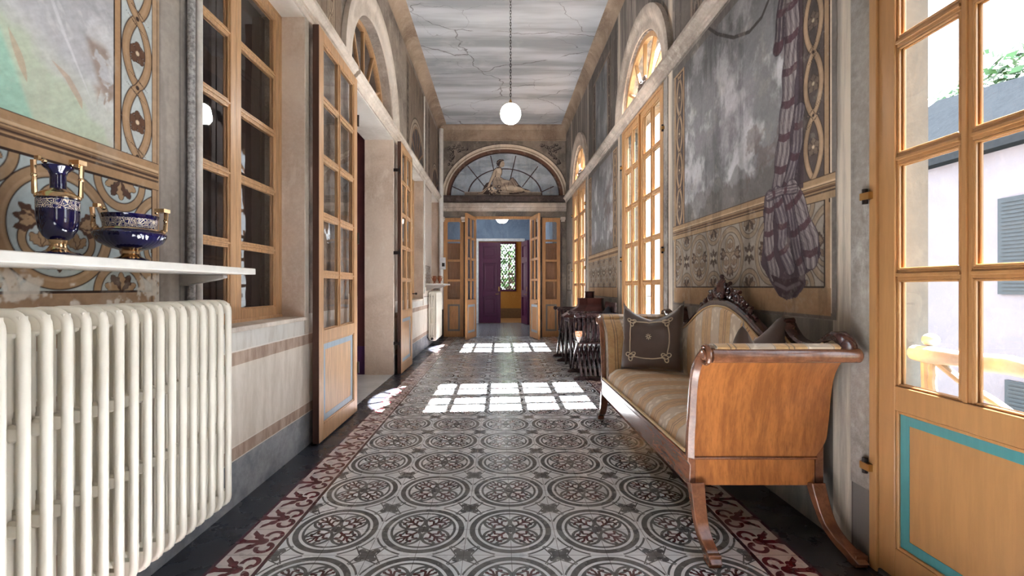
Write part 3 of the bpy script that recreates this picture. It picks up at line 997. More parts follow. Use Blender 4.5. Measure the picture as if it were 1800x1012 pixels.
m = MB(); m.quad((.05, Y3 + .03, 1.03), (.55, Y3 + .03, 1.03), (.55, Y3 + .03, 2.65), (.05, Y3 + .03, 2.65))
m.build('pane', M['glass'], W, fix=False)
# ------------------------------------------------------------------ wall paintings: colours on the vertices of fine grids
def vnoise(y, z, s, seed=0, oct=4, per=0.55):
    out, amp, tot = 0, 1.0, 0
    for o in range(oct):
        rs = np.random.RandomState(seed * 31 + o)
        G = rs.rand(256, 256)
        a, b = y * s * 2 ** o, z * s * 2 ** o
        i, j = np.floor(a).astype(int), np.floor(b).astype(int)
        fa, fb = a - i, b - j
        fa, fb = fa * fa * (3 - 2 * fa), fb * fb * (3 - 2 * fb)
        g = lambda p, q: G[p % 256, q % 256]
        v = (g(i, j) * (1 - fa) + g(i + 1, j) * fa) * (1 - fb) + (g(i, j + 1) * (1 - fa) + g(i + 1, j + 1) * fa) * fb
        out, tot, amp = out + v * amp, tot + amp, amp * per
    return out / tot
def sm(x, a, b):
    t = np.clip((x - a) / (b - a), 0, 1)
    return t * t * (3 - 2 * t)
class Canvas:
    def __init__(s, u0, u1, v0, v1, st, base):
        s.nu, s.nv = max(2, int((u1 - u0) / st) + 1), max(2, int((v1 - v0) / st) + 1)
        s.us, s.vs = np.linspace(u0, u1, s.nu), np.linspace(v0, v1, s.nv)
        s.U, s.V = np.meshgrid(s.us, s.vs, indexing='ij')
        s.c = np.empty(s.U.shape + (3,))
        s.c[:] = srgb(*base)
        s.st = st
    def fill(s, mask, col, a=1.0):
        k = (np.clip(mask, 0, 1) * a)[..., None]
        s.c = s.c * (1 - k) + np.array(srgb(*col)) * k
    def sd(s, d, col, a=1.0):                             # d signed distance, inside negative
        s.fill(np.clip(0.5 - d / s.st, 0, 1), col, a)
    def rect(s, a, b, c, d, col, al=1.0):
        s.fill(((s.U > a) & (s.U < b) & (s.V > c) & (s.V < d)).astype(float), col, al)
    def circ(s, cu, cv, r): return np.hypot(s.U - cu, s.V - cv) - r
    def ring(s, cu, cv, r, w, col, line=None, lw=.004, clip=None, al=1.0, sq=1.0):
        d = np.abs(np.hypot((s.U - cu) / sq, s.V - cv) - r)
        k = 1.0 if clip is None else clip
        if line: s.fill(np.clip(.5 - (d - w / 2 - lw) / s.st, 0, 1) * k, line, al)
        s.fill(np.clip(.5 - (d - w / 2) / s.st, 0, 1) * k, col, al)
    def poly(s, pts):
        U, V = s.U, s.V
        a = np.array(pts)
        us0, us1, vs0, vs1 = a[:, 0].min(), a[:, 0].max(), a[:, 1].min(), a[:, 1].max()
        i0, i1 = np.searchsorted(s.us, [us0, us1]); j0, j1 = np.searchsorted(s.vs, [vs0, vs1])
        m = np.zeros(U.shape, bool)
        if i1 <= i0 or j1 <= j0: return m.astype(float)
        u, v = U[i0:i1, j0:j1], V[i0:i1, j0:j1]
        ins = np.zeros(u.shape, bool)
        n = len(pts)
        for k in range(n):
            (x0, y0), (x1_, y1_) = pts[k], pts[(k + 1) % n]
            if y0 == y1_: continue
            c = ((v > y0) != (v > y1_)) & (u < (x1_ - x0) * (v - y0) / (y1_ - y0) + x0)
            ins ^= c
        m[i0:i1, j0:j1] = ins
        return m.astype(float)
    def line(s, pts, w, col, al=1.0, taper=False):
        best = np.full(s.U.shape, 9.0)
        n = len(pts) - 1
        for k in range(n):
            (a, b), (c, d) = pts[k], pts[k + 1]
            L = (c - a) ** 2 + (d - b) ** 2 + 1e-12
            t = np.clip(((s.U - a) * (c - a) + (s.V - b) * (d - b)) / L, 0, 1)
            q = np.hypot(s.U - a - t * (c - a), s.V - b - t * (d - b))
            if taper:
                q = q + w / 2 * np.abs(2 * (k + t) / n - 1) ** 2
            best = np.minimum(best, q)
        s.sd(best - w / 2, col, al)
    def strand(s, pts, w, bands, col, bcol, dark, seed=0):
        """a painted strip of cloth: centreline, width, cross bands and long folds"""
        best = np.full(s.U.shape, 9.0); arc = np.zeros(s.U.shape); side = np.zeros(s.U.shape)
        L0 = 0
        for k in range(len(pts) - 1):
            (a, b), (c, d) = pts[k], pts[k + 1]
            L = math.hypot(c - a, d - b)
            t = np.clip(((s.U - a) * (c - a) + (s.V - b) * (d - b)) / L ** 2, 0, 1)
            pu, pv = s.U - a - t * (c - a), s.V - b - t * (d - b)
            q = np.hypot(pu, pv)
            m = q < best
            best = np.where(m, q, best)
            arc = np.where(m, L0 + t * L, arc)
            side = np.where(m, ((c - a) * pv - (d - b) * pu) / L, side)
            L0 += L
        ww = w * (0.5 + 0.06 * np.sin(arc * 30 + seed))
        s.sd(best - ww - .005, dark)
        s.sd(best - ww, col)
        ins = np.clip(.5 - (best - ww) / s.st, 0, 1)
        f = np.sin(side / w * 16 + np.sin(arc * 22 + seed) * 1.2)
        s.fill(ins * sm(f, .55, .9), dark, .55)
        s.fill(ins * sm(-f, .6, 1), (196, 186, 180), .45)
        z = np.abs(((arc * 14 + side / w * 3) % 1) - .5)
        s.fill(ins * sm(.12 - z, 0, .06), dark, .35)
        per = bands
        bb = np.abs(((arc + 0.25 * np.abs(side)) / per) % 1 - .5)
        s.fill(ins * (bb < .12), bcol, .92)
        s.fill(ins * sm(side / w, .12, .5), dark, .5)
    def leaf(s, cu, cv, ang, L, W, col, line=None, al=1.0):
        ca, sa = math.cos(ang), math.sin(ang)
        a = (s.U - cu) * ca + (s.V - cv) * sa
        b = -(s.U - cu) * sa + (s.V - cv) * ca
        t = np.clip(a / L, 0, 1)
        wid = W * np.sin(PI * t ** 1.25) * (1 + .18 * np.sin(t * 22))
        ins = np.where((a > 0) & (a < L), wid - np.abs(b), -1)
        if line: s.fill(np.clip(.5 + (ins + .003) / s.st, 0, 1) * ((a > -.003) & (a < L + .003)), line, al)
        s.fill(np.clip(.5 + ins / s.st, 0, 1), col, al)
    def patina(s, seed=1, amt=.25, cell=3, streak=.0):
        n = vnoise(s.U, s.V, cell, seed, 6, .62)
        s.c *= (1 + amt * (n - .5) * 2)[..., None]
        w_ = sm(vnoise(s.U, s.V, 9, seed + 3, 5, .7), .60, .74)
        s.fill(w_, (196, 186, 174), .16)
        g = vnoise(s.U, s.V, 60, seed + 5, 3, .7)
        s.c *= (1 + .14 * (g - .5) * 2)[..., None]
        if streak:
            k = sm(vnoise(s.U, s.V * .15, 14, seed + 8, 4, .6), .52, .72)
            s.c *= (1 - streak * k)[..., None]
    def build(s, name, parent, axis, at, label=None, mask=None, wear=.3):
        nu, nv = s.nu, s.nv
        n = nu * nv
        co = np.zeros((n, 3))
        if axis == 'x':
            co[:, 0], co[:, 1], co[:, 2] = at, s.U.ravel(), s.V.ravel()
        else:
            co[:, 0], co[:, 1], co[:, 2] = s.U.ravel(), at, s.V.ravel()
        idx = np.arange(n).reshape(nu, nv)
        q = np.stack([idx[:-1, :-1], idx[1:, :-1], idx[1:, 1:], idx[:-1, 1:]], -1).reshape(-1, 4)
        if mask is not None:
            q = q[mask.ravel()[q].all(1)]
        me = bpy.data.meshes.new(name)
        me.vertices.add(n); me.vertices.foreach_set('co', co.ravel())
        me.loops.add(len(q) * 4); me.loops.foreach_set('vertex_index', q.ravel())
        me.polygons.add(len(q))
        me.polygons.foreach_set('loop_start', np.arange(len(q)) * 4)
        me.update(calc_edges=True)
        ca = me.color_attributes.new('paint', 'FLOAT_COLOR', 'POINT')
        rgba = np.ones((n, 4)); rgba[:, :3] = np.clip(s.c.reshape(-1, 3), 0, 1)
        ca.data.foreach_set('color', rgba.ravel())
        me.materials.append(M['fresco'])
        o = bpy.data.objects.new(name, me)
        S.collection.objects.link(o)
        o.parent = parent
        if label: o['label'] = label
        return o
def fresco():
    t = NT('fresco_paint')
    t.pos()
    at = t.new('ShaderNodeAttribute', attribute_name='paint')
    n = t.noise(34, 6, 0.75, t.mapping((1, 1, 1)))
    m = t.noise(3, 6, .6)
    col = t.mix(t.step(n, .55, .8) * .25, at.outputs['Color'], srgb(205, 198, 188))
    t.bump(n * .6 + m, .35, .006)
    return t.set(col, .75, 0, .25)
M['fresco'] = fresco()
TAN, DK, OUT = (176, 142, 108), (70, 48, 38), (52, 34, 28)

def guilloche(c, uc, A, v0, v1, per, v_ref, col, line, rw=.028, leafc=(96, 66, 48), dl=(62, 42, 32), vertical=True):
    """two ribbons crossing every `per` with a leaf rosette in each oval"""
    for k in range(int((v0 - v_ref) / per) - 1, int((v1 - v_ref) / per) + 2):
        cc = v_ref + (k + .5) * per
        for j in range(5):
            a = R(90 + 72 * j)
            c.leaf(uc, cc, a, A * .84, A * .30, leafc, dl)
        c.sd(c.circ(uc, cc, A * .16), (206, 186, 158))
    ph = (c.V - v_ref) / per * PI
    for sgn in (-1, 1):
        f = A * np.sign(np.sin(ph)) * np.abs(np.sin(ph)) ** .75 * sgn
        slope = A * PI / per * np.abs(np.cos(ph))
        d = np.abs(c.U - uc - f) / np.sqrt(1 + slope ** 2)
        ok = (c.V > v0) & (c.V < v1)
        over = 1.0
        c.fill(np.clip(.5 - (d - rw / 2 - .004) / c.st, 0, 1) * ok, line)
        c.fill(np.clip(.5 - (d - rw / 2) / c.st, 0, 1) * ok, col)
        c.fill(np.clip(.5 - (d - rw / 6) / c.st, 0, 1) * ok, tuple(min(255, x + 18) for x in col), .5)
    for k in range(int((v0 - v_ref) / per) - 1, int((v1 - v_ref) / per) + 2):
        z = v_ref + k * per
        if not v0 < z < v1: continue
        w_ = A * .95
        for dz in (-.5, .5):
            p4 = [(uc - w_, z + dz * w_ + w_ * .55), (uc - w_ * .1, z + dz * w_ + w_ * .1), (uc + w_, z + dz * w_ - w_ * .5), (uc + w_ * .1, z + dz * w_ - w_ * .05)]
            c.fill(c.poly([(a + (0.006 if a > uc else -.006), b + (.005 if b > z else -.005)) for a, b in p4]), line, .9)
            c.fill(c.poly(p4), col)
        c.sd(c.circ(uc, z, A * .16), line)
def ornament(c, u0, u1, v0, v1, uc, per, bg, ring, line, leafc, dl, sq=1.0):
    box = ((c.U > u0) & (c.U < u1) & (c.V > v0) & (c.V < v1)).astype(float)
    keep = c.c.copy()
    c.fill(box, bg)
    vm, hh = (v0 + v1) / 2, (v1 - v0) / 2
    for k in range(int((u0 - uc) / per) - 1, int((u1 - uc) / per) + 2):
        x = uc + k * per
        # half rosettes on the borders
        for vv, sg in ((v1, -1), (v0, 1)):
            xx = x + per / 2
            c.ring(xx, vv, hh * .48, hh * .13, ring, line)
            for j in range(-2, 3):
                c.leaf(xx, vv, R(90 * sg + 34 * j), hh * .36, hh * .085, dl if j % 2 else leafc, line)
        # vertical palmette between the great rings
        xx = x + per / 2
        for sg in (-1, 1):
            for a in (-50, 0, 50):
                c.leaf(xx, vm, R(90 * sg + a), hh * .34, hh * .07, dl, None)
        c.sd(c.circ(xx, vm, hh * .07), (206, 190, 164))
        # great ring
        c.ring(x, vm, hh * .86, hh * .17, ring, line, sq=sq)
        c.ring(x, vm, hh * .82, hh * .04, tuple(min(255, q + 22) for q in ring), sq=sq, al=.6)
        # trefoil of smaller rings
        for a in (90, 215, 325):
            cx_, cz_ = x + sq * hh * .34 * math.cos(R(a)), vm + hh * .34 * math.sin(R(a))
            c.ring(cx_, cz_, hh * .28, hh * .10, ring, line, sq=sq)
            for j in (-40, 0, 40):
                c.leaf(cx_, cz_ - hh * .12, R(90 + j), hh * .26, hh * .06, leafc, dl)
        for a in (10, 170, 270):
            for j in (-28, 0, 28):
                c.leaf(x + sq * hh * .30 * math.cos(R(a)), vm + hh * .30 * math.sin(R(a)), R(a + j), hh * .40, hh * .085, dl, None)
                c.leaf(x + sq * hh * .34 * math.cos(R(a)), vm + hh * .34 * math.sin(R(a)), R(a + j * .8), hh * .26, hh * .05, leafc, None)
    c.c = keep * (1 - box[..., None]) + c.c * box[..., None]
    for q in (u0, u1): c.fill((np.abs(c.U - q) < .004) * ((c.V > v0) & (c.V < v1)), line)
    for q in (v0, v1): c.fill((np.abs(c.V - q) < .004) * ((c.U > u0) & (c.U < u1)), line)
def bandlines(c, u0, u1, v0, v1, col):
    c.rect(u0, u1, v0, v1, col)
    h = v1 - v0
    for a, b, k in ((.30, .36, OUT), (.42, .55, (112, 84, 62)), (.46, .50, OUT), (.60, .64, OUT), (.66, .74, (206, 178, 146)), (.97, 1.0, OUT), (0, .03, OUT)):
        c.rect(u0, u1, v0 + a * h, v0 + b * h, k, .85)

# --- left, beside the camera
c = Canvas(.30, 1.79, .93, 2.40, .0028, (170, 140, 112))
c.rect(.3, 1.581, 1.6, 2.4, (184, 183, 186))
sky = (c.U < 1.581) & (c.V > 1.60)
n1, n2 = vnoise(c.U, c.V, 3, 2, 6, .6), vnoise(c.U, c.V, 7, 6, 5, .6)
c.fill(sky * sm(c.V + .25 * n1, 1.95, 2.35), (160, 158, 162), .7)
c.fill(sky * sm(n2, .5, .65), (206, 204, 206), .5)
c.fill(sky * sm(vnoise(c.U * 2 + c.V, c.V - c.U * .3, 8, 21, 4, .7), .58, .7), (214, 212, 212), .5)
g = sm(1.95 - .42 * (c.U - 1.2) + .16 * (n1 - .5) - c.V, 0, .10)
c.fill(sky * g, (192, 194, 184), .75)
c.fill(sky * sm(1.88 - .75 * (c.U - 1.22) + .16 * (n2 - .5) - c.V, .0, .05), (184, 196, 172), .8)
c.fill(sky * sm(1.84 + .12 * (n1 - .5) - 2.6 * (c.U - 1.22) - c.V, 0, .06), (158, 200, 182), .85)
br = sm(vnoise(c.U, c.V, 9, 9, 5, .65), .38, .44) * sm(.055 - np.abs(c.U - 1.545 + .35 * (c.V - 1.84)), 0, .03) * sm(.10 - np.abs(c.V - 1.85), 0, .03)
c.fill(sky * br, (150, 128, 112), .8)
c.fill(sky * sm(vnoise(c.U * 3 - c.V, c.V * .5 + c.U, 12, 23, 4, .6), .5, .56) * sm(.05 - np.abs(c.U - 1.55 + .3 * (c.V - 1.75)), 0, .03) * sm(.06 - np.abs(c.V - 1.74), 0, .02), (158, 136, 120), .8)
for pts in ([(1.36, 1.80), (1.41, 1.77), (1.45, 1.72), (1.46, 1.69)], [(1.24, 1.83), (1.27, 1.76), (1.29, 1.70)]):
    c.line(pts, .022, (186, 152, 126), .6, True)
sc_ = vnoise((c.U * .8 + c.V * .6) * .25, c.V * .8 - c.U * .6, 90, 77, 3, .7)
c.c = np.where(sky[..., None], c.c * (1 + .22 * (sc_ - .5))[..., None], c.c)
c.line([(1.27, 2.3), (1.33, 2.05), (1.40, 1.90), (1.50, 1.72)], .012, (222, 220, 222), .5, True)
c.rect(1.581, 1.609, 1.6, 2.4, (172, 134, 98)); c.rect(1.579, 1.583, 1.6, 2.4, OUT); c.rect(1.607, 1.611, 1.6, 2.4, OUT)
c.rect(1.611, 1.754, 1.6, 2.4, (182, 188, 188))
keep = c.c.copy()
guilloche(c, 1.683, .052, 1.6, 2.4, .256, 1.857, (164, 132, 100), OUT, .030)
ok = ((c.U > 1.611) & (c.U < 1.753))[..., None]
c.c = np.where(ok, c.c, keep)
c.rect(1.752, 1.756, 1.6, 2.4, OUT); c.rect(1.756, 1.777, 1.1, 2.4, (176, 146, 116)); c.rect(1.776, 1.781, 1.50, 2.4, OUT)
bandlines(c, .3, 1.785, 1.495, 1.602, (172, 138, 104))
ornament(c, .3, 1.752, 1.10, 1.495, 1.385, .45, (178, 190, 192), (168, 138, 106), OUT, (168, 138, 106), (84, 58, 46))
c.rect(1.752, 1.756, .93, 1.495, OUT); c.rect(1.756, 1.779, .93, 1.495, (172, 140, 108)); c.rect(1.777, 1.781, .93, 1.495, OUT)
c.rect(.3, 1.752, .93, 1.095, (160, 132, 106))
c.fill(sm(vnoise(c.U, c.V, 8, 44, 5, .65), .55, .62) * sm(.09 - np.abs(c.V - 1.10), 0, .05), (222, 216, 208), .8)
c.patina(4, .16)
c.build('mural', wall_left, 'x', XL + .003, 'painted landscape panel with interlaced ribbon border and ornamental frieze')
# grey painted pilaster lines between the mural and the pipes
c = Canvas(1.79, 2.045, .93, 2.40, .005, (142, 134, 128))
for a, b, k in ((1.80, 1.90, (160, 150, 142)), (1.905, 1.912, (108, 102, 100)), (1.93, 1.99, (126, 120, 118)), (1.99, 2.0, (86, 80, 78))):
    c.rect(a, b, .9, 3, k)
c.patina(9, .22, 4, .2)
c.build('painted_pilaster', wall_left, 'x', XL + .003)
# --- left, upper ribbon strips beside the lunette and the painted blind lunettes
c = Canvas(3.05, 3.85, 3.13, 4.35, .006, (140, 122, 106))
for uc in (3.34, 3.62):
    c.rect(uc - .09, uc + .09, 3.13, 4.35, (150, 132, 114)); c.rect(uc - .094, uc - .088, 3.13, 4.35, OUT); c.rect(uc + .088, uc + .094, 3.13, 4.35, OUT)
    keep = c.c.copy()
    guilloche(c, uc, .055, 3.13, 4.35, .30, 3.3, (168, 148, 126), OUT, .024)
    c.c = np.where((np.abs(c.U - uc) < .088)[..., None], c.c, keep)
c.patina(12, .2)
c.build('painted_strip', wall_left, 'x', XL + .003)
def blind_lunette(uc, r, u0, u1, seed):
    c = Canvas(u0, u1, 3.14, 4.50, .010, (136, 120, 106))
    zs = 3.14
    d = np.hypot(c.U - uc, c.V - zs)
    c.sd(d - r * 1.32, (176, 160, 142)); c.sd(np.abs(d - r * 1.30) - .012, OUT, .8)
    c.sd(np.abs(d - r * 1.16) - .010, (110, 94, 82)); c.sd(d - r * 1.08, (148, 126, 106)); c.sd(d - r, (84, 76, 76))
    for a in (30, 60, 90, 120, 150):
        a = R(a)
        c.line([(uc, zs + .02), (uc + r * math.cos(a), zs + r * math.sin(a))], .028, (158, 122, 90))
    for u in (u0 + .1, u1 - .1):
        c.rect(u - .06, u + .06, 3.14, 4.4, (112, 100, 92)); 
        for q in (-.06, .06): c.rect(u + q - .008, u + q + .008, 3.14, 4.4, (70, 60, 54))
        for z in np.arange(3.25, 4.35, .16):
            for a in (45, 135, 225, 315): c.leaf(u, z, R(a), .07, .02, (74, 62, 56))
    c.patina(seed, .28, 3, .3)
    c.build('blind_lunette', wall_left, 'x', XL + .003, 'painted blind lunette with brown spokes')
blind_lunette(7.44, .54, 6.55, 8.33, 31)
blind_lunette(9.5, .42, 8.55, 10.05, 32)
# --- pale painted frieze below on the far left pier
c = Canvas(8.0, 8.97, .95, 2.96, .012, (196, 184, 172))
for u in (8.12, 8.85): c.rect(u - .01, u + .01, 1.5, 2.9, (150, 132, 116))
ornament(c, 8.14, 8.83, 1.12, 1.5, 8.45, .45, (186, 184, 178), (170, 154, 138), (120, 100, 88), (150, 132, 116), (120, 104, 92))
c.patina(17, .15)
c.build('painted_panel', wall_left, 'x', XL + .003)

# --- right wall panels
def pxR(px, py, X=XR):
    y = X * F / (px - CX)
    return (y, H - (py - CY) * y / F)
def right_panel(u0, u1, st, seed, drape=False):
    c = Canvas(u0 + .175, u1 - .185, .97, 2.96, st, (118, 110, 104))
    n1, n2 = vnoise(c.U, c.V, 2.2, seed, 6, .62), vnoise(c.U, c.V * .7, 5, seed + 1, 6, .65)
    c.fill(1 * (c.V > 2.88), (104, 98, 94))
    # border
    a0, a1 = u0 + .21, u1 - .22                              # outer edges of the framed panel
    c.rect(a0, a1, 1.0, 2.89, (166, 136, 106))
    for q in (a0, a1): c.rect(q - .004, q + .004, 1.0, 2.89, (214, 198, 176)); 
    for q in (a0 + .008, a1 - .008): c.rect(q - .003, q + .003, 1.5, 2.88, OUT)
    s0, s1 = a0 + .042, a0 + .185
    t0, t1 = a1 - .185, a1 - .042
    for x0, x1_ in ((s0, s1), (t0, t1)):
        c.rect(x0, x1_, 1.63, 2.87, (88, 78, 74))
        keep = c.c.copy()
        guilloche(c, (x0 + x1_) / 2, .054, 1.63, 2.87, .30, 1.93, (170, 142, 114), (48, 36, 32), .028, (116, 100, 88), (56, 44, 40))
        c.c = np.where(((c.U > x0) & (c.U < x1_) & (c.V > 1.63) & (c.V < 2.87))[..., None], c.c, keep)
        for q in (x0, x1_): c.rect(q - .003, q + .003, 1.63, 2.87, OUT)
        c.rect(x0, x1_, 2.865, 2.873, OUT)
    # clouded field
    f0, f1 = s1 + .03, t0 - .03
    fld = ((c.U > f0) & (c.U < f1) & (c.V > 1.63) & (c.V < 2.90)).astype(float)
    c.fill(fld, (132, 132, 134))
    c.fill(fld * sm(n2, .42, .66), (204, 203, 206), .95)
    c.fill(fld * sm(n1, .5, .62) * sm(2.9 - c.V, 0, .9), (150, 144, 152), .5)
    c.fill(fld * sm(c.V + .5 * n1, 2.6, 3.3), (82, 80, 80), .8)
    c.fill(fld * sm(1.83 + .22 * (vnoise(c.U, c.V * 0, 6, seed + 4, 4, .6) - .5) - c.V, 0, .02), (122, 120, 118), .7)
    c.fill(fld * sm(1.74 + .3 * (vnoise(c.U, c.V * 0, 9, seed + 5, 4, .6) - .5) - c.V, 0, .02), (104, 98, 94), .6)
    br = sm(vnoise(c.U, c.V, 6, seed + 9, 5, .6), .53, .60) * sm(.45 - np.hypot(c.U - (f0 + .25), (c.V - 2.05) * .7), 0, .2)
    c.fill(fld * br, (112, 96, 92), .55)
    for q in (f0, f1): c.rect(q - .003, q + .003, 1.63, 2.89, OUT)
    bandlines(c, a0 - .03, a1 + .03, 1.515, 1.63, (168, 140, 108))
    ornament(c, a0 + .04, a1 - .04, 1.117, 1.515, 2.918 if drape else (a0 + a1) / 2, .45 if drape else .36, (158, 148, 136), (150, 132, 112), (58, 46, 40), (136, 116, 98), (84, 68, 58), .88 if drape else .7)
    c.rect(a0, a1, .985, 1.112, (158, 128, 96))
    c.rect(a0, a1, .97, .985, (110, 100, 92))
    if drape:
        P = lambda l: [pxR(*q) for q in l]
        cl, wn_, dk = (138, 128, 130), (84, 56, 64), (56, 44, 54)
        # swagged cord
        c.line(P([(1195, -60), (1218, 10), (1240, 45), (1262, 60), (1290, 66), (1318, 56), (1340, 30), (1352, 0)]), .022, (56, 48, 46), .9)
        c.fill(c.poly(P([(1403, -260), (1411, -260), (1413, 330), (1380, 335), (1392, 200), (1398, 60)])), (72, 58, 66), .95)
        c.strand(P([(1384, -120), (1378, 0), (1373, 50), (1369, 82)]), .085, .16, (84, 74, 80), wn_, dk, 2)
        c.strand(P([(1402, -260), (1396, -60), (1392, 60), (1386, 180), (1376, 270), (1369, 330)]), .105, .165, cl, wn_, dk, 1)
        c.strand(P([(1406, 195), (1402, 250), (1392, 300), (1384, 332)]), .075, .15, (116, 106, 112), wn_, dk, 3)
        body = P([(1348, 352), (1356, 338), (1374, 328), (1396, 326), (1408, 346), (1424, 384), (1440, 416), (1444, 446), (1434, 470), (1416, 482), (1418, 500), (1402, 522), (1384, 527), (1370, 520), (1358, 500), (1346, 478), (1338, 464), (1342, 430), (1344, 396), (1342, 372)])
        c.fill(c.poly(body), (78, 62, 70))
        c.strand(P([(1354, 350), (1352, 396), (1352, 440), (1362, 480)]), .085, .13, cl, wn_, dk, 1)
        c.strand(P([(1366, 340), (1376, 390), (1376, 430), (1390, 470)]), .080, .13, (124, 114, 120), wn_, dk, 4)
        c.strand(P([(1392, 332), (1408, 376), (1424, 420), (1426, 456)]), .105, .15, cl, wn_, dk, 5)
        c.strand(P([(1384, 340), (1396, 400), (1402, 450), (1410, 474)]), .060, .15, (112, 100, 108), wn_, dk, 6)
        c.fill(c.poly(P([(1356, 482), (1380, 492), (1404, 486), (1414, 498), (1400, 520), (1383, 527), (1369, 518)])), (66, 48, 54))
        c.line(P([(1364, 498), (1384, 508), (1406, 498)]), .02, (120, 108, 112), .6)
        c.strand(P([(1352, 346), (1374, 336), (1398, 332)]), .040, .10, (128, 116, 120), wn_, dk, 7)
    c.patina(seed, .34, 3, .28)
    return c.build('mural', wall_right, 'x', XR - .003, 'painted panel with a looped striped drapery above the sofa' if drape else 'painted clouded panel between two windows')
right_panel(1.82, 4.07, .0045, 50, True)
right_panel(5.50, 7.75, .009, 60)
def narrow_panel(u0, u1, seed):
    c = Canvas(u0, u1, .97, 2.96, .014, (124, 116, 108))
    c.rect(u0 + .12, u1 - .12, 1.05, 1.62, (150, 138, 124)); 
    for q in (u0 + .12, u1 - .12): c.rect(q - .012, q + .012, 1.05, 1.62, OUT, .7)
    for q in (1.05, 1.62): c.rect(u0 + .12, u1 - .12, q - .012, q + .012, OUT, .7)
    for z in np.arange(1.15, 1.6, .11):
        for a in (45, 135, 225, 315): c.leaf((u0 + u1) / 2, z, R(a), .12, .03, (84, 70, 60))
    c.patina(seed, .25, 3, .3)
    c.build('painted_panel', wall_right, 'x', XR - .003)
narrow_panel(9.27, 10.06, 66)
# dark band of the frieze above the string course on the right
def upper_panel(u0, u1, st, seed):
    c = Canvas(u0, u1, 3.13, 4.50, st, (104, 97, 92))
    c.rect(u0 + .32, u1 - .32, 3.13, 4.30, (150, 132, 114), .6)
    for sd in (u0 + .36, u1 - .36 - .13):
        c.rect(sd, sd + .13, 3.13, 4.26, (78, 70, 66))
        keep = c.c.copy()
        guilloche(c, sd + .065, .05, 3.13, 4.26, .28, 3.3, (124, 108, 96), (48, 40, 36), .022, (104, 92, 82), (52, 44, 40))
        c.c = np.where(((c.U > sd) & (c.U < sd + .13) & (c.V < 4.26))[..., None], c.c, keep)
    c.rect(u0 + .52, u1 - .52, 3.13, 4.26, (108, 110, 112))
    f = ((c.U > u0 + .52) & (c.U < u1 - .52) & (c.V < 4.26)).astype(float)
    c.fill(f * sm(vnoise(c.U, c.V * .5, 4, seed, 6, .65), .45, .68), (146, 148, 150), .7)
    c.patina(seed, .28, 3, .35)
    c.build('upper_mural', wall_right, 'x', XR - .003)
upper_panel(2.06, 3.84, .012, 71)
upper_panel(5.72, 7.52, .012, 72)

# --- end wall: painted fanlight with a reclining figure
P5 = lambda l: [((770 + a / 5.62 - CX) * YB / F, H - (220 + b / 5.62 - CY) * YB / F) for a, b in l]
c = Canvas(XL + .01, XR - .01, 3.146, 4.368, .0055, (144, 132, 120))
c.fill(sm(vnoise(c.U, c.V, 3, 81, 6, .6), .45, .65), (98, 90, 84), .7)
uc, zs = .12, 3.15
def ell(rx, rz): return (np.sqrt(((c.U - uc) / rx) ** 2 + ((c.V - zs) / rz) ** 2) - 1) * rz
c.sd(ell(1.43, 1.17), (92, 80, 72), .8)
c.sd(ell(1.40, 1.15), (228, 214, 194)); c.sd(np.abs(ell(1.345, 1.08)) - .012, (168, 148, 126)); c.sd(np.abs(ell(1.39, 1.14)) - .005, (240, 226, 206))
c.sd(ell(1.30, 1.04), (110, 78, 64)); c.sd(ell(1.235, .97), (62, 44, 40)); c.sd(ell(1.20, .94), (160, 172, 184))
gl = np.clip(.5 - ell(1.20, .94) / c.st, 0, 1)
c.fill(gl * sm(c.V + .2 * vnoise(c.U, c.V, 3, 83, 4), 3.3, 4.0), (188, 196, 204), .7)
c.fill(gl * sm(vnoise(c.U * .3, c.V, 6, 84, 4), .5, .7), (112, 124, 138), .5)
bar = (64, 48, 50)
for a, b in (((130, 600), (270, 665)), ((295, 405), (470, 620)), ((520, 305), (550, 440)), ((768, 305), (715, 530)), ((985, 410), (835, 605)), ((1140, 605), (1010, 665))):
    c.line(P5([a, b]), .022, bar)
c.fill(gl * np.clip(.5 - (np.abs(ell(.82, .60)) - .012) / c.st, 0, 1), bar)
c.fill(c.poly(P5([(262, 660), (1020, 660), (1020, 700), (262, 700)])), (136, 124, 114))
c.line(P5([(262, 660), (1020, 660)]), .008, (196, 184, 170))
skin, sh, lt_, dkc = (188, 168, 146), (122, 100, 88), (220, 204, 182), (66, 54, 52)
rose = [(488, 600), (470, 640), (520, 676), (590, 690), (700, 684), (690, 640), (640, 600), (560, 590)]
c.fill(c.poly(P5([(440, 640), (455, 600), (480, 570), (510, 560), (540, 600), (500, 690), (450, 680)])), dkc)
# legs and draped skirt
c.fill(c.poly(P5([(540, 540), (600, 500), (650, 530), (700, 545), (722, 520), (742, 515), (770, 545), (800, 590), (840, 622), (900, 640), (915, 655), (860, 662), (780, 680), (700, 680), (600, 640), (530, 600)])), dkc)
c.fill(c.poly(P5([(545, 545), (600, 505), (648, 535), (702, 552), (725, 525), (742, 522), (762, 550), (795, 596), (700, 600), (600, 630), (535, 596)])), (150, 132, 118))
c.fill(c.poly(P5([(600, 625), (680, 590), (760, 596), (830, 620), (862, 640), (830, 660), (740, 668), (660, 660)])), skin)
c.fill(c.poly(P5([(640, 618), (720, 600), (800, 615), (840, 632), (760, 640), (680, 636)])), lt_, .8)
c.fill(c.poly(P5([(850, 640), (900, 645), (918, 656), (880, 662), (850, 656)])), skin)
for q in ([(560, 560), (600, 600), (620, 650)], [(600, 530), (650, 580), (680, 640)], [(700, 556), (690, 600)], [(742, 530), (770, 590)], [(720, 550), (760, 610)], [(640, 640), (760, 660), (840, 655)]):
    c.line(P5(q), .012, dkc, .8)
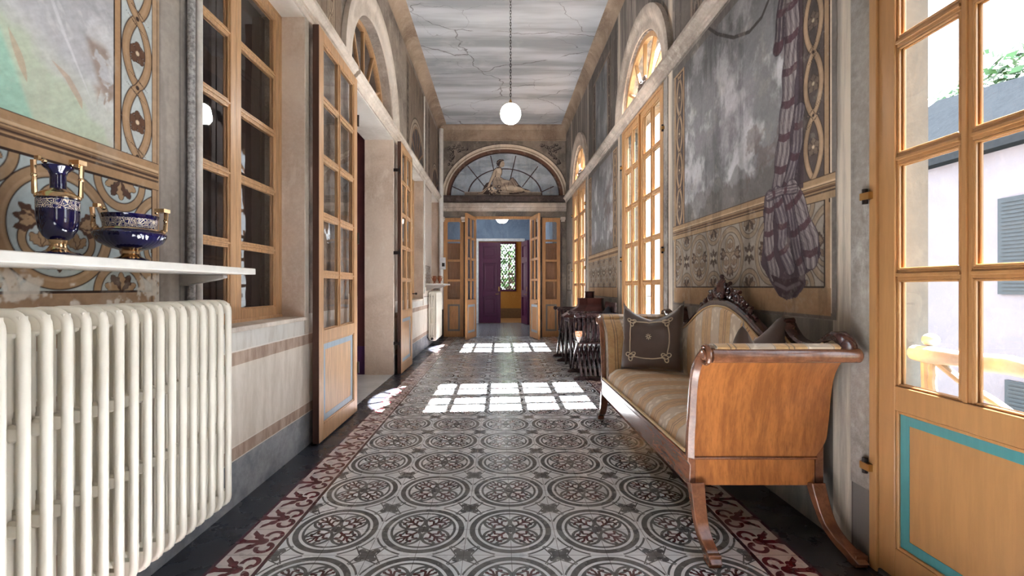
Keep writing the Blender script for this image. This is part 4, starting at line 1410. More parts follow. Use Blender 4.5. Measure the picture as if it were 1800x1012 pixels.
# torso, arms, head
c.fill(c.poly(P5([(548, 440), (580, 415), (622, 415), (636, 440), (634, 480), (620, 505), (628, 545), (590, 560), (560, 545), (566, 500), (552, 470)])), dkc)
c.fill(c.poly(P5([(554, 445), (582, 420), (618, 420), (630, 445), (628, 478), (614, 505), (620, 540), (590, 552), (566, 540), (572, 500), (558, 468)])), skin)
c.fill(c.poly(P5([(575, 430), (610, 426), (622, 450), (616, 480), (590, 470)])), lt_, .8)
c.fill(c.poly(P5([(548, 448), (572, 450), (566, 500), (530, 560), (508, 610), (480, 618), (500, 570), (530, 500)])), skin)
c.line(P5([(548, 450), (526, 510), (498, 575), (482, 615)]), .010, dkc)
c.line(P5([(574, 455), (566, 500), (530, 565), (510, 612)]), .010, dkc)
c.fill(c.poly(P5([(560, 510), (630, 520), (660, 560), (640, 590), (560, 590), (545, 550)])), (168, 150, 132))
for q in ([(575, 520), (590, 580)], [(600, 518), (625, 580)], [(560, 540), (640, 548)]): c.line(P5(q), .010, dkc, .7)
c.fill(c.poly(P5([(625, 545), (668, 540), (700, 548), (708, 560), (670, 566), (630, 575)])), skin)
c.fill(c.poly(P5([(596, 395), (620, 398), (622, 425), (592, 425)])), sh)
c.fill(c.poly(P5([(600, 350), (640, 345), (654, 365), (657, 388), (650, 408), (630, 418), (606, 405)])), skin)
c.fill(c.poly(P5([(576, 380), (582, 352), (606, 338), (640, 336), (655, 350), (640, 352), (622, 362), (612, 385), (606, 405), (586, 402)])), dkc)
c.line(P5([(588, 372), (604, 350), (634, 343)]), .012, (150, 134, 120), .8)
for a, b in ((640, 374), (652, 376)): c.sd(c.circ(*P5([(a, b)])[0], .007), dkc)
c.line(P5([(638, 400), (650, 400)]), .006, dkc)
c.line(P5([(600, 410), (590, 425), (580, 400)]), .014, dkc)
# flowers on the cushion and trailing cloth
c.fill(c.poly(P5([(388, 668), (420, 664), (450, 640), (480, 612), (500, 618), (470, 650), (440, 676), (400, 680)])), skin)
c.line(P5([(388, 672), (440, 664), (485, 618)]), .012, dkc)
rn = random.Random(5)
for k in range(26):
    a, b = rn.uniform(495, 610), rn.uniform(606, 682)
    pt = P5([(a, b)])[0]
    c.sd(c.circ(*pt, rn.uniform(.024, .042)), dkc); c.sd(c.circ(pt[0] + .004, pt[1] + .006, rn.uniform(.015, .028)), rn.choice([lt_, skin, (150, 134, 124)]))
c.fill(c.poly(P5([(610, 655), (660, 640), (705, 668), (700, 686), (620, 688)])), (176, 160, 144))
c.line(P5([(612, 662), (660, 672), (700, 672)]), .01, dkc, .8)
# grape clusters in the spandrels
for cl in ([(115, 235), (160, 215), (205, 212), (250, 225), (275, 240), (150, 265), (130, 300), (125, 340), (120, 375), (150, 320), (200, 245)],
           [(1030, 205), (1080, 225), (1120, 215), (1160, 205), (1190, 235), (1100, 260), (1130, 290), (1160, 320), (1180, 350), (1190, 375), (1150, 250)]):
    for a, b in cl:
        for k in range(5):
            pt = P5([(a + rn.uniform(-18, 18), b + rn.uniform(-16, 16))])[0]
            c.sd(c.circ(*pt, .026), (62, 54, 52)); c.sd(c.circ(pt[0] - .004, pt[1] + .006, .014), (140, 130, 120))
c.patina(88, .30, 3, .15)
c.build('mural', wall_end, 'y', YB - .003, 'painted fanlight with a reclining draped woman leaning on flowers')
# ------------------------------------------------------------------ object materials
def cream_metal():
    t = NT('cream_radiator_enamel')
    X, Y, Z = t.pos(True)
    n = t.noise(3, 4)
    rust = t.step(t.noise(26, 6, .75, t.mapping((1, 1, .35))), .66, .74)
    c = t.mix(t.step(n, .3, .7), srgb(208, 201, 187), srgb(222, 216, 203))
    c = t.mix(rust * .7, c, srgb(176, 112, 74))
    return t.set(c, .32, 0, .5)
M['rad'] = cream_metal()
M['slab'] = simple('white_marble_slab', srgb(214, 210, 202), .25, var=.08, scale=9)
M['bracket'] = simple('grey_marble_bracket', srgb(150, 142, 136), .4, var=.15, scale=9)
M['pipe'] = simple('painted_pipe', srgb(196, 188, 180), .5, var=.1, scale=30, bump=.3)
M['pipe_white'] = simple('white_painted_pipe', srgb(232, 228, 222), .5, var=.06, scale=20)
M['pipe_rough'] = simple('flaking_grey_pipe', srgb(150, 146, 144), .6, var=.45, scale=70, bump=.6)
M['cobalt'] = simple('cobalt_glazed_porcelain', srgb(14, 12, 62), .08, 0, .7, var=.1, Coat_Weight=0.6, Coat_Roughness=0.05)
def scroll_band():
    t = NT('gilt_scrollwork_band')
    X, Y, Z = t.pos(True)
    v = t.new('ShaderNodeTexVoronoi', feature='DISTANCE_TO_EDGE')
    t.l.new(t.mapping((1, 1, 1)), v.inputs['Vector'])
    v.inputs['Scale'].default_value = 78
    d = E(t, v.outputs[0])
    w_ = t.noise(120, 2, .5)
    m = t.step(d, .06, .10) * (1 - t.step(d, .26, .32))
    m = (1 - t.step(d, .035, .075)).max((1 - t.step((d - .22).abs(), .02, .05)) * .9)
    return t.set(t.mix(m, srgb(22, 22, 84), srgb(226, 212, 190)), .2, 0, .6)
M['scroll'] = scroll_band()
def wood(name, a, b, c_, rough=.28, sc=(1, 1, 1), coat=.4, dist=.9):
    t = NT(name)
    t.pos(True)
    g = t.noise(5, 8, .7, t.mapping(sc), dist)
    h = t.noise(30, 4, .7, t.mapping(sc))
    k = t.noise(2.4, 4, .6)
    col = t.mix(t.step(g, .36, .64), a, b)
    col = t.mix(t.step(h, .45, .7) * .45, col, c_)
    col = t.mix(t.step(k, .55, .8) * .5, col, tuple(q * .7 for q in b))
    t.bump(h, .08, .002)
    return t.set(col, rough, 0, .5, Coat_Weight=coat, Coat_Roughness=.15)
M['walnut'] = wood('polished_walnut_veneer', srgb(142, 86, 46), srgb(178, 112, 60), srgb(112, 66, 34), sc=(5, 1, .8), dist=.35)
M['walnut_rail'] = wood('polished_walnut_moulding', srgb(104, 66, 46), srgb(134, 86, 60), srgb(86, 52, 38), .22, (3, .6, 3), dist=.2)
M['darkwood'] = wood('dark_mahogany', srgb(52, 30, 30), srgb(84, 50, 46), srgb(38, 22, 24), .2, (3, 3, 3))
M['ebony'] = wood('near_black_turned_wood', srgb(44, 30, 32), srgb(66, 46, 48), srgb(30, 20, 22), .25, (3, 3, 3))
def stripes(name, axis, off=0.0, per=.235):
    """gold and cream damask stripes with pairs of dark pin lines, in object space along one axis"""
    t = NT(name)
    P_ = t.pos(True)
    a = P_[axis]
    if axis == 'arm': pass
    f = ((a + off) / per + 50.0).frac()
    tri = (f - .5).abs()                                # 0 at middle of the gold band
    gold = tri.lt(.27)
    lines = ((tri - .045).abs().lt(.012)).max((tri - .285).abs().lt(.006))
    wv = t.noise(34, 5, .7, t.mapping((1, 1, 1)), .5)
    lf = t.vor(16, t.mapping((1.0, 1.4, .8)))
    dam = t.step((lf * 9.0).sin() + wv, .4, 1.2)
    cream = t.mix(dam, srgb(196, 178, 156), srgb(222, 208, 188))
    gld = t.mix(t.step(wv, .3, .7), srgb(184, 142, 92), srgb(204, 166, 114))
    c = t.mix(gold, cream, gld)
    c = t.mix(lines * .8, c, srgb(92, 78, 62))
    t.bump(wv, .15, .002)
    return t.set(c, .42, 0, .4, Sheen_Weight=.35)
M['stripe_y'] = stripes('striped_damask_along_length', 1)
M['stripe_x'] = stripes('striped_damask_across_depth', 0, .08)
M['piping'] = simple('gold_piping_cord', srgb(196, 164, 118), .5)

# ------------------------------------------------------------------ radiator by the camera
def radiator(name, label, x, y_far, n, z0, z1, pitch=.0544, ncol=4, dx=.054, side=-1, bridges=(.765, .535), stub=True, tx=.0115):
    """sections side by side along y; x = room-side face, going towards the wall"""
    T = empty(name, (x, y_far, 0), label=label, cat='radiator')
    m = MB()
    r = .018
    D = dx * (ncol - 1)
    zt, zb = z1 - .026, z0 + .026
    # outer loop
    pts = []
    cr = .035
    def arc(cx_, cz_, a0, a1):
        for k in range(6):
            a = R(a0 + (a1 - a0) * k / 5)
            pts.append((cx_ + cr * math.cos(a), 0, cz_ + cr * math.sin(a)))
    X0, X1 = -r, -r - D                                   # local: room side at 0, wall side negative
    arc(X0 - cr, zt - cr + .01, 0, 90); arc(X1 + cr, zt - cr + .01, 90, 180)
    arc(X1 + cr, zb + cr - .01, 180, 270); arc(X0 - cr, zb + cr - .01, 270, 360)
    m.tube(pts, 1, 14, closed=True, flat=(tx + .001, .0122), up=(0, 1, 0))
    for k in range(1, ncol - 1):
        xx = X0 - dx * k
        m.tube([(xx, 0, zb), (xx, 0, zt)], 1, 10, flat=(tx, .0105), up=(0, 1, 0))
    for k in range(1, ncol):                              # cast plates round every column leave narrow slots
        xx = X0 - dx * k
        pw = dx / 2 - .0085
        m.box(max(xx - pw, X1 - .004), min(xx + pw, X0 + .004), -.0065, .0065, zb, zt)
    def web(za, zb_, t=.008):
        m.box(X1, X0, -t, t, za, zb_)
    web(zt - .035, zt + .006, .0105); web(zb - .006, zb + .05, .0105)
    for z in bridges: web(z - .014, z + .014, .0085)
    for k in range(ncol - 1):                             # rounded slot ends
        xx = X0 - dx * (k + .5)
        for z in bridges:
            m.sphere((xx, 0, z), .021, 8, 6, sc=(1, .42, 1.1))
    m.tube([(X0 - D / 2, -pitch / 2, zt - .03), (X0 - D / 2, pitch / 2, zt - .03)], .024, 12)
    m.tube([(X0 - D / 2, -pitch / 2, zb + .03), (X0 - D / 2, pitch / 2, zb + .03)], .024, 12)
    s0 = m.build('section', M['rad'], T, local=True, smooth=True)
    s0.location = (0, -pitch / 2, 0)
    for k in range(1, n):
        s = s0.copy(); S.collection.objects.link(s); s.parent = T; s.location = (0, -pitch * (k + .5), 0)
    xc = X0 - D / 2
    for z in (zt - .03, zb + .03):
        p = MB(); p.tube([(xc, 0, z), (xc, .022, z)], .022, 14); p.tube([(xc, .021, z), (xc, .032, z)], .013, 6)
        p.build('plug', M['iron'], T, local=True, smooth=True)
    for q in (-pitch * 2, -pitch * (n - 2)):
        for za, zb_ in ((zb + .05, zb + .075), (zt - .09, zt - .07)):
            b = MB(); b.box(-D - .044, xc, q - .01, q + .01, za, zb_); b.build('wall_bracket', M['iron'], T, local=True)
    return T
radiator('radiator', 'large cream cast iron column radiator under the marble shelf with blue vases', -1.12, 1.925, 21, .192, 1.067)
# radiator at the far end; its end section faces the camera, valve pipe at the foot
T = radiator('radiator', 'small cream radiator under the little shelf with brown urns, near the end doors', -1.165, 9.25, 15, .10, 1.04, stub=False, bridges=(.72, .42), tx=.0095, ncol=4, dx=.044)
v = MB()
v.tube([(-1.25, 8.43, .15), (-1.25, 8.36, .14), (-1.29, 8.34, .12), (-1.33, 8.34, .20)], .012, 8); v.sphere((-1.25, 8.39, .15), .028, 10, 8)
v.build('valve', M['iron'], T, smooth=True)

# radiator in the side room
radiator('radiator', 'cream radiator in the dark side room, seen through the open glazed door', -1.86, 5.7, 4, .36, 1.04, stub=False)
tr = bpy.data.objects['radiator.002']
tr.rotation_euler = (0, 0, R(90)); tr.location = (-1.945, 5.56, 0)

# ------------------------------------------------------------------ shelf with vases
T = empty('wall_shelf', (XL, 1.2, 1.17), label='long white marble shelf above the large radiator, carrying two cobalt vases', cat='shelf')
m = MB(); m.box(XL, -1.05, .45, 1.949, 1.170, 1.196); m.build('slab', M['slab'], T, bevel=.003)
for y in (1.905, .62):
    m = MB(); m.prism([(XL, 1.169), (-1.165, 1.169), (-1.165, 1.155), (-1.20, 1.146), (XL + .02, 1.122), (XL, 1.122)], 1, y, y + .035)
    m.build('bracket', M['bracket'], T, bevel=.004)
def gilt_handle(m, x, y, z0, z1, ux, uy, r0, r1, hook=.02, th=.0055):
    p = lambda r, z: (x + ux * r, y + uy * r, z)
    m.tube([p(r0 - .004, z0), p(r0 + .004, z0 + .004), p((r0 + r1) / 2 + .002, z0 + (z1 - z0) * .45), p(r1, z1 - .012)], [th * .9, th * 1.15, th, th * 1.15], 8)
    m.box(*sorted((p(r1 - hook, 0)[0] - .004, p(r1 + .005, 0)[0] + .004)), *sorted((p(r1 - hook, 0)[1] - .004, p(r1 + .005, 0)[1] + .004)), z1 - .012, z1)
    m.sphere(p(r1 - hook, z1 - .012), .0065, 8, 6)
    m.sphere(p((r0 + r1) / 2 + .002, z0 + (z1 - z0) * .5), .0072, 8, 6)
    m.sphere(p(r0 - .002, z0), .009, 8, 6)
ZS = 1.1962
vx, vy = -1.171, 1.20
T = empty('vase', (vx, vy, ZS), label='tall narrow cobalt blue vase with gold handles on the marble shelf', cat='vase')
b = MB()
b.lathe([(.046, .044), (.0, .044)][::-1] and [(.019, .044), (.030, .054), (.039, .074), (.043, .100), (.0435, .125)], (vx, vy, ZS), 36)
b.lathe([(.0435, .150), (.043, .155)], (vx, vy, ZS), 36)
b.lathe([(.020, .172), (.0168, .182), (.0165, .215), (.020, .226), (.031, .236), (.0325, .240), (.029, .240), (.017, .226)], (vx, vy, ZS), 32)
b.build('body', M['cobalt'], T, smooth=True)
b = MB(); b.lathe([(.0437, .125), (.0439, .150)], (vx, vy, ZS), 36); b.build('scroll_band', M['scroll'], T, smooth=True)
g = MB()
g.lathe([(.043, .155), (.041, .163), (.033, .172), (.022, .176), (.0185, .180)], (vx, vy, ZS), 32)
g.build('gilt_collar', M['gold'], T, smooth=True)
g = MB(); g.lathe([(.034, .012), (.024, .018), (.0175, .028), (.0175, .036), (.021, .045)], (vx, vy, ZS), 28)
g.build('gilt_stem', M['gold'], T, smooth=True)
g = MB(); g.lathe([(.050, 0), (.051, .006), (.044, .012), (.034, .013), (0, .013)], (vx, vy, ZS), 32); g.build('foot', M['cobalt'], T, smooth=True)
dx_, dy_ = math.cos(R(40)), math.sin(R(40))
for sg in (-1, 1):
    g = MB(); gilt_handle(g, vx, vy, ZS + .160, ZS + .262, sg * dx_, sg * dy_, .040, .046); g.build('handle', M['gold'], T, smooth=True)
bx, by = -1.17, 1.435
T = empty('vase', (bx, by, ZS), label='low wide cobalt blue footed bowl vase with gold handles on the marble shelf', cat='vase')
b = MB()
b.lathe([(.026, .036), (.055, .044), (.082, .060), (.0935, .078), (.094, .088), (.086, .097), (.072, .101)], (bx, by, ZS), 120, flute=40, fa=.035, zr=(.04, .08))
b.lathe([(.072, .101), (.068, .106)], (bx, by, ZS), 48); b.lathe([(.0705, .134), (.073, .142), (.074, .147), (.070, .147), (.064, .12)], (bx, by, ZS), 48)
b.build('body', M['cobalt'], T, smooth=True)
b = MB(); b.lathe([(.068, .106), (.0705, .134)], (bx, by, ZS), 48); b.build('scroll_band', M['scroll'], T, smooth=True)
g = MB(); g.lathe([(.038, .012), (.026, .018), (.022, .026), (.024, .034), (.030, .037)], (bx, by, ZS), 32); g.build('gilt_stem', M['gold'], T, smooth=True); g = MB(); g.lathe([(.075, .0995), (.073, .1035), (.069, .104)], (bx, by, ZS), 48)
g.build('gilt_collar', M['gold'], T, smooth=True)
g = MB(); g.lathe([(.050, 0), (.051, .005), (.042, .012), (0, .013)], (bx, by, ZS), 32); g.build('foot', M['cobalt'], T, smooth=True)
for sg in (-1, 1):
    g = MB(); gilt_handle(g, bx, by, ZS + .100, ZS + .176, sg * dx_, sg * dy_, .084, .091, .026, .006); g.build('handle', M['gold'], T, smooth=True)

# pipes
def pipe(label, pts, r, mat, n=14):
    m = MB(); m.tube(pts, r, n)
    return tag(m.build('heating_pipe', M[mat], smooth=True), label, 'pipe')
pipe('rough flaking grey pipe rising between the painted panel and the shuttered window', [(-1.325, 1.945, .18), (-1.325, 1.945, 4.6)], .0155, 'pipe_rough')
pipe('smooth pale pipe rising close beside the rough flaking pipe, next to the shuttered window', [(-1.325, 1.995, .18), (-1.325, 1.995, 4.6)], .0145, 'pipe')
pipe('thick white downpipe in the corner beside the glazed end doors, carrying a switch box', [(-1.29, 9.98, .62), (-1.29, 9.98, 4.60)], .052, 'pipe_white')
pipe('thin pale conduit rising on the wall just before the small far radiator', [(-1.335, 8.04, 1.0), (-1.335, 8.04, 4.5)], .014, 'pipe_white')
m = MB(); m.box(-1.345, -1.31, 2.98, 3.02, 2.2, 2.2); 
T = empty('switch_box', (-1.24, 9.90, 1.6), label='white electrical switch box on the corner downpipe', cat='switch box')
m = MB(); m.box(-1.31, -1.18, 9.86, 9.92, 1.50, 1.76); m.build('case', M['white_trim'], T, bevel=.006)
m = MB(); m.box(-1.255, -1.195, 9.856, 9.861, 1.56, 1.64); m.build('socket', M['iron'], T)

# far shelf with two little urns
T = empty('wall_shelf', (XL, 8.6, 1.15), label='small white marble shelf above the far radiator, carrying two small brown urns', cat='shelf')
m = MB(); m.box(XL, -1.02, 8.25, 9.35, 1.15, 1.18); m.build('slab', M['slab'], T, bevel=.004)
for y in (8.32, 9.22):
    m = MB(); m.prism([(XL, 1.149), (-1.10, 1.149), (-1.10, 1.135), (XL, 1.04)], 1, y, y + .04); m.build('bracket', M['bracket'], T, bevel=.004)
M['terra'] = simple('brown_glazed_urn', srgb(150, 84, 50), .3, var=.3, scale=40)
for i, (ux, uy, lb) in enumerate(((-1.21, 8.42, 'small brown urn on the far shelf, the one nearer the left wall'), (-1.115, 8.44, 'small brown urn on the far shelf, the one nearer the corridor'))):
    T = empty('urn', (ux, uy, 1.1802), label=lb, cat='urn', group='small urns on the far shelf')
    m = MB(); m.lathe([(.030, 0), (.030, .008), (.016, .018), (.018, .028), (.040, .06), (.044, .09), (.030, .118), (.028, .128), (.038, .140), (.034, .142), (.02, .13)], (ux, uy, 1.1802), 24)
    m.build('body', M['terra'], T, smooth=True)
    for sg in (-1, 1):
        m = MB(); m.tube([(ux + sg * .036, uy, 1.262), (ux + sg * .056, uy, 1.285), (ux + sg * .050, uy, 1.308), (ux + sg * .030, uy, 1.305)], .005, 6); m.build('handle', M['gold'], T, smooth=True)

# ------------------------------------------------------------------ pendant lamp
def emis(name, col, st):
    t = NT(name)
    return t.set(col, .3, 0, .5, Emission_Color=(*col, 1), Emission_Strength=st)
M['globe'] = emis('lit_opal_globe', (1, .97, .93), 48.0)
M['globe2'] = emis('lit_opal_half_dome', (1, .97, .93), 8.0)
lx, ly, lz = .117, 4.78, 2.945
T = empty('pendant_lamp', (lx, ly, lz), label='lit white globe lamp hanging on a long chain from the corridor ceiling', cat='lamp')
m = MB(); m.sphere((lx, ly, lz), .108, 32, 20); m.build('globe', M['globe'], T, smooth=True)
m = MB(); m.lathe([(.062, .086), (.060, .094), (.02, .118), (.012, .135), (.008, .15)], (lx, ly, lz), 28); m.build('cap', M['brass'], T, smooth=True)
m = MB()
z, k = lz + .150, 0
while z < ZC - .05:
    L = .038
    pts = []
    for j in range(10):
        a = 2 * PI * j / 10
        u, vv = .0085 * math.cos(a), L * .58 * math.sin(a)
        pts.append((lx + (u if k % 2 else 0), ly + (0 if k % 2 else u), z + L / 2 + vv))
    m.tube(pts, .0026, 5, closed=True)
    z += L * .82; k += 1
m.build('chain', M['iron'], T, smooth=True)
m = MB(); m.lathe([(.06, 0), (.055, -.03), (.012, -.05)][::-1], (lx, ly, ZC), 20); m.build('ceiling_rose', M['brass'], T, smooth=True)
T = empty('ceiling_lamp', (.07, 12, 3.0), label='white half-dome lamp hanging in the blue room beyond the end doors', cat='lamp')
m = MB(); m.lathe([(.0, -.17), (.05, -.165), (.11, -.14), (.155, -.08), (.165, -.02), (.155, 0)], (.07, 12, 2.97), 28); m.build('shade', M['globe2'], T, smooth=True)
m = MB(); m.sphere((.07, 12, 2.79), .02, 10, 8); m.tube([(.07, 12, 2.97), (.07, 12, 3.4)], .008, 8); m.build('finial', M['iron'], T, smooth=True)

# ------------------------------------------------------------------ sofa
SC = 2.83
T = sofa = empty('sofa', (1.13, SC, 0), label='long scroll-arm walnut sofa upholstered in gold and cream stripes, below the painted drapery', cat='sofa')
FX, BX = .83, 1.43
armp = [(.845, .370), (.848, .45), (.862, .55), (.874, .65), (.892, .73), (.925, .79), (.968, .832), (1.000, .852), (1.018, .846)]
def spl(pts, n=6):
    out = []
    P = [Vector((*p, 0)) for p in pts]
    for i in range(len(P) - 1):
        p0, p1, p2, p3 = P[max(i - 1, 0)], P[i], P[i + 1], P[min(i + 2, len(P) - 1)]
        for k in range(n):
            t = k / n
            q = .5 * ((2 * p1) + (-p0 + p2) * t + (2 * p0 - 5 * p1 + 4 * p2 - p3) * t * t + (-p0 + 3 * p1 - 3 * p2 + p3) * t ** 3)
            out.append((q.x, q.y))
    out.append((P[-1].x, P[-1].y))
    return out
AP = spl(armp)
def offset(pts, d):
    out = []
    for i, (a, b) in enumerate(pts):
        p, q = pts[max(i - 1, 0)], pts[min(i + 1, len(pts) - 1)]
        tx, ty = q[0] - p[0], q[1] - p[1]
        L = math.hypot(tx, ty)
        out.append((a - ty / L * d, b + tx / L * d))
    return out
for sg in (-1, 1):
    Y = lambda d: SC + sg * d
    # outer veneered end panel
    m = MB()
    inn = offset(AP, .020)
    rings = []
    for (a, b), (c_, d) in zip(AP, inn):
        xb = BX + .004 - .050 * max(0, (.46 - b) / .09) ** 1.5 if b < .46 else BX + .004
        rings.append([(FX + .012, Y(a), b), (xb, Y(a), b), (xb, Y(c_), d), (FX + .012, Y(c_), d)])
    m.loft(rings)
    m.build('end_panel', M['walnut'], T, smooth=True)
    m = MB(); m.box(FX + .015, BX - .045, *sorted((Y(.800), Y(.846))), .246, .364); m.build('end_rail', M['walnut'], T, bevel=.005)
    m = MB(); m.tube([(FX + .012, Y(.849), .367), (BX - .04, Y(.849), .367)], .006, 8); m.build('end_bead', M['walnut_rail'], T, smooth=True)
    # inner upholstery
    m = MB()
    i1 = AP[:-2]
    a0 = offset(i1, .020)
    a1 = [(p[0] - q * .7 - (0.0), p[1] - q * .1) if False else p for p, q in zip([offset(i1, .085 - .052 * min(1, max(0, (b - .70) / .13)))[k] for k, (a, b) in enumerate(i1)], [0] * len(i1))]
    rings = []
    for k, ((a, b), (c_, d)) in enumerate(zip(a0, a1)):
        rings.append([(FX + .03, Y(a), b), (BX - .07, Y(a), b), (BX - .07, Y(c_), d), (BX - .09, Y(c_ - .006), d), (FX + .07, Y(c_ - .008), d), (FX + .035, Y(c_), d)])
    m.loft(rings)
    m.build('arm_pad', M['stripe_x'], T, smooth=True)
    m = MB()
    top = [(.93, .868), (.965, .884), (.995, .888), (1.015, .882), (1.02, .86), (.98, .845), (.94, .83)]
    m.prism([(Y(a), b) for a, b in top], 0, FX + .03, BX - .04)
    m.build('arm_top', M['stripe_x'], T, smooth=True, bevel=.008)
    # wooden roll and its front volute
    m = MB()
    m.tube([(FX + .02, Y(1.012), .842), (BX + .01, Y(1.012), .842)], .030, 20)
    m.tube([(BX + .01, Y(1.012), .842), (BX + .022, Y(1.012), .842)], [.030, .018], 20)
    m.build('arm_roll', M['walnut_rail'], T, smooth=True)
    m = MB()
    fr = offset(AP[:-5], .012)
    rings = []
    n = len(fr)
    for k, (a, b) in enumerate(fr):
        wd = .030 - .010 * k / n
        nx = offset(fr, wd)[k]; px_ = offset(fr, -wd)[k]
        rings.append([(FX + .018, Y(px_[0]), px_[1]), (FX - .004, Y(px_[0] * .75 + nx[0] * .25), px_[1] * .75 + nx[1] * .25), (FX - .008, Y(a), b),
                      (FX - .004, Y(px_[0] * .25 + nx[0] * .75), px_[1] * .25 + nx[1] * .75), (FX + .018, Y(nx[0]), nx[1])])
    m.loft(rings)
    pts, rr = [], []
    for k in range(34):
        a = R(130 - k * 17)
        q = .040 - .030 * k / 33
        pts.append((FX + .004 - .012 * (k / 33), Y(1.006 + q * math.cos(a)), .838 + q * math.sin(a))); rr.append(.011 - .004 * k / 33)
    m.tube(pts, rr, 8)
    m.tube([(FX - .012, Y(1.006), .838), (FX + .02, Y(1.006), .838)], .014, 12)
    m.build('arm_front', M['walnut_rail'], T, smooth=True)
    # sabre legs
    for xx, bk in ((FX + .027, 0), (BX - .05, 1)):
        m = MB()
        path = spl([(.845, .26), (.862, .21), (.880, .155), (.905, .10), (.95, .058), (.995, .032), (1.03, .0)], 5)
        rings = []
        for k, (a, b) in enumerate(path):
            t = k / (len(path) - 1)
            hw = .030 - .007 * t
            th = .034 - .030 * math.sin(PI * t * .9) * .35
            xo = bk * .06 * t ** 1.5
            nx, ny = offset(path, th)[k]; px_, py_ = offset(path, -th * .4)[k]
            b0, b1 = max(ny, 0), max(py_, 0)
            rings.append([(xx - hw + xo, Y(nx), b0), (xx + hw + xo, Y(nx), b0), (xx + hw + xo, Y(px_), b1), (xx - hw + xo, Y(px_), b1)])
        m.loft(rings)
        m.box(xx - .026 + bk * .06, xx + .026 + bk * .06, *sorted((Y(.985), Y(1.035))), 0, .05)
        m.build('leg', M['walnut_rail'], T, smooth=True, bevel=.004)
# front and back rail
m = MB()
m.prism([(FX, .245), (FX + .004, .34), (FX - .006, .352), (FX - .006, .372), (FX + .03, .378), (FX + .03, .245)], 1, SC - .85, SC + .85)
m.build('front_rail', M['walnut_rail'], T, bevel=.004)
m = MB(); m.box(BX - .04, BX - .005, SC - .84, SC + .84, .25, .42); m.build('back_rail', M['walnut_rail'], T)
# seat: a bulging cushion
m = MB()
rings = []
for i in range(25):
    d = -.80 + 1.60 * i / 24
    e_ = max(0, abs(d) - .70) / .10
    bul = .115 * math.sqrt(max(0, 1 - e_ ** 2 * .75))
    ring = []
    for k in range(13):
        u = k / 12
        x = FX + .008 + (BX - .07 - FX) * u
        z = .365 + bul * (1 - (1 - min(1, u / .30)) ** 2.6) + .012 * math.sin(PI * u) * (1 - e_)
        x -= .022 * math.sin(PI * min(1, u / .22)) * (1 - e_)
        ring.append((x, SC + d, z))
    ring += [(BX - .07, SC + d, .33), (FX + .02, SC + d, .33)]
    rings.append(ring)
m.loft(rings)
m.build('seat_cushion', M['stripe_y'], T, smooth=True)
m = MB(); m.tube([(FX + .002, SC - .80, .385), (FX + .002, SC + .80, .385)], .008, 8); m.build('seat_piping', M['piping'], T, smooth=True)
# back
prof = [(0, 1.035), (.10, 1.028), (.20, 1.003), (.30, .962), (.40, .908), (.48, .868), (.54, .850), (.585, .862), (.615, .905), (.632, .950), (.655, .925), (.70, .888), (.76, .866), (.83, .866), (.89, .895), (.94, .925), (.98, .925), (1.01, .895), (1.02, .86)]
half = spl(prof, 5)
full = [(-a, b) for a, b in half[::-1]] + half[1:]
m = MB()
rings = []
for a, b in full:
    y = SC + a
    zt = b - .028
    low = .40
    for (p, q), (r_, s_) in zip(AP, AP[1:]):
        if p <= abs(a) <= r_: low = min(zt - .02, q + .012)
    ring = [(BX - .035, y, low), (BX - .06, y, low), (BX - .085, y, low + (zt - low) * .3), (BX - .085, y, low + (zt - low) * .7), (BX - .075, y, zt - .03), (BX - .055, y, zt - .006), (BX - .035, y, zt)]
    if abs(a) > .795: ring = [(q[0], q[1], max(q[2], .80)) for q in ring]
    if abs(a) > .93:
        ring = [(p[0] if p[0] > BX - .05 else BX - .05, p[1], max(p[2], .852)) for p in ring]
    rings.append(ring)
m.loft(rings)
m.build('backrest', M['stripe_y'], T, smooth=True)
m = MB()
rings = []
for k, (a, b) in enumerate(full):
    y = SC + a
    rings.append([(BX - .062, y, b - .030), (BX - .062, y, b - .006), (BX - .052, y, b + .004), (BX - .008, y, b + .006), (BX + .008, y, b - .006), (BX + .008, y, b - .045)])
m.loft(rings)
m.build('back_frame', M['darkwood'], T, smooth=True)
m = MB(); m.tube([(BX - .066, SC + a, b - .036) for a, b in full if abs(a) < .93], .006, 6); m.build('back_piping', M['piping'], T, smooth=True)
m = MB()
for sg in (-1, 1):
    m = MB(); m.sphere((BX - .03, SC + sg * 1.012, .865), .036, 14, 10, sc=(1.0, .45, 1.1)); m.build('back_scroll', M['darkwood'], T, smooth=True)
    m = MB(); m.tube([(BX - .055, SC + sg * .632, .95), (BX + .0, SC + sg * .632, .955)], .014, 10); m.build('back_ear', M['darkwood'], T, smooth=True)
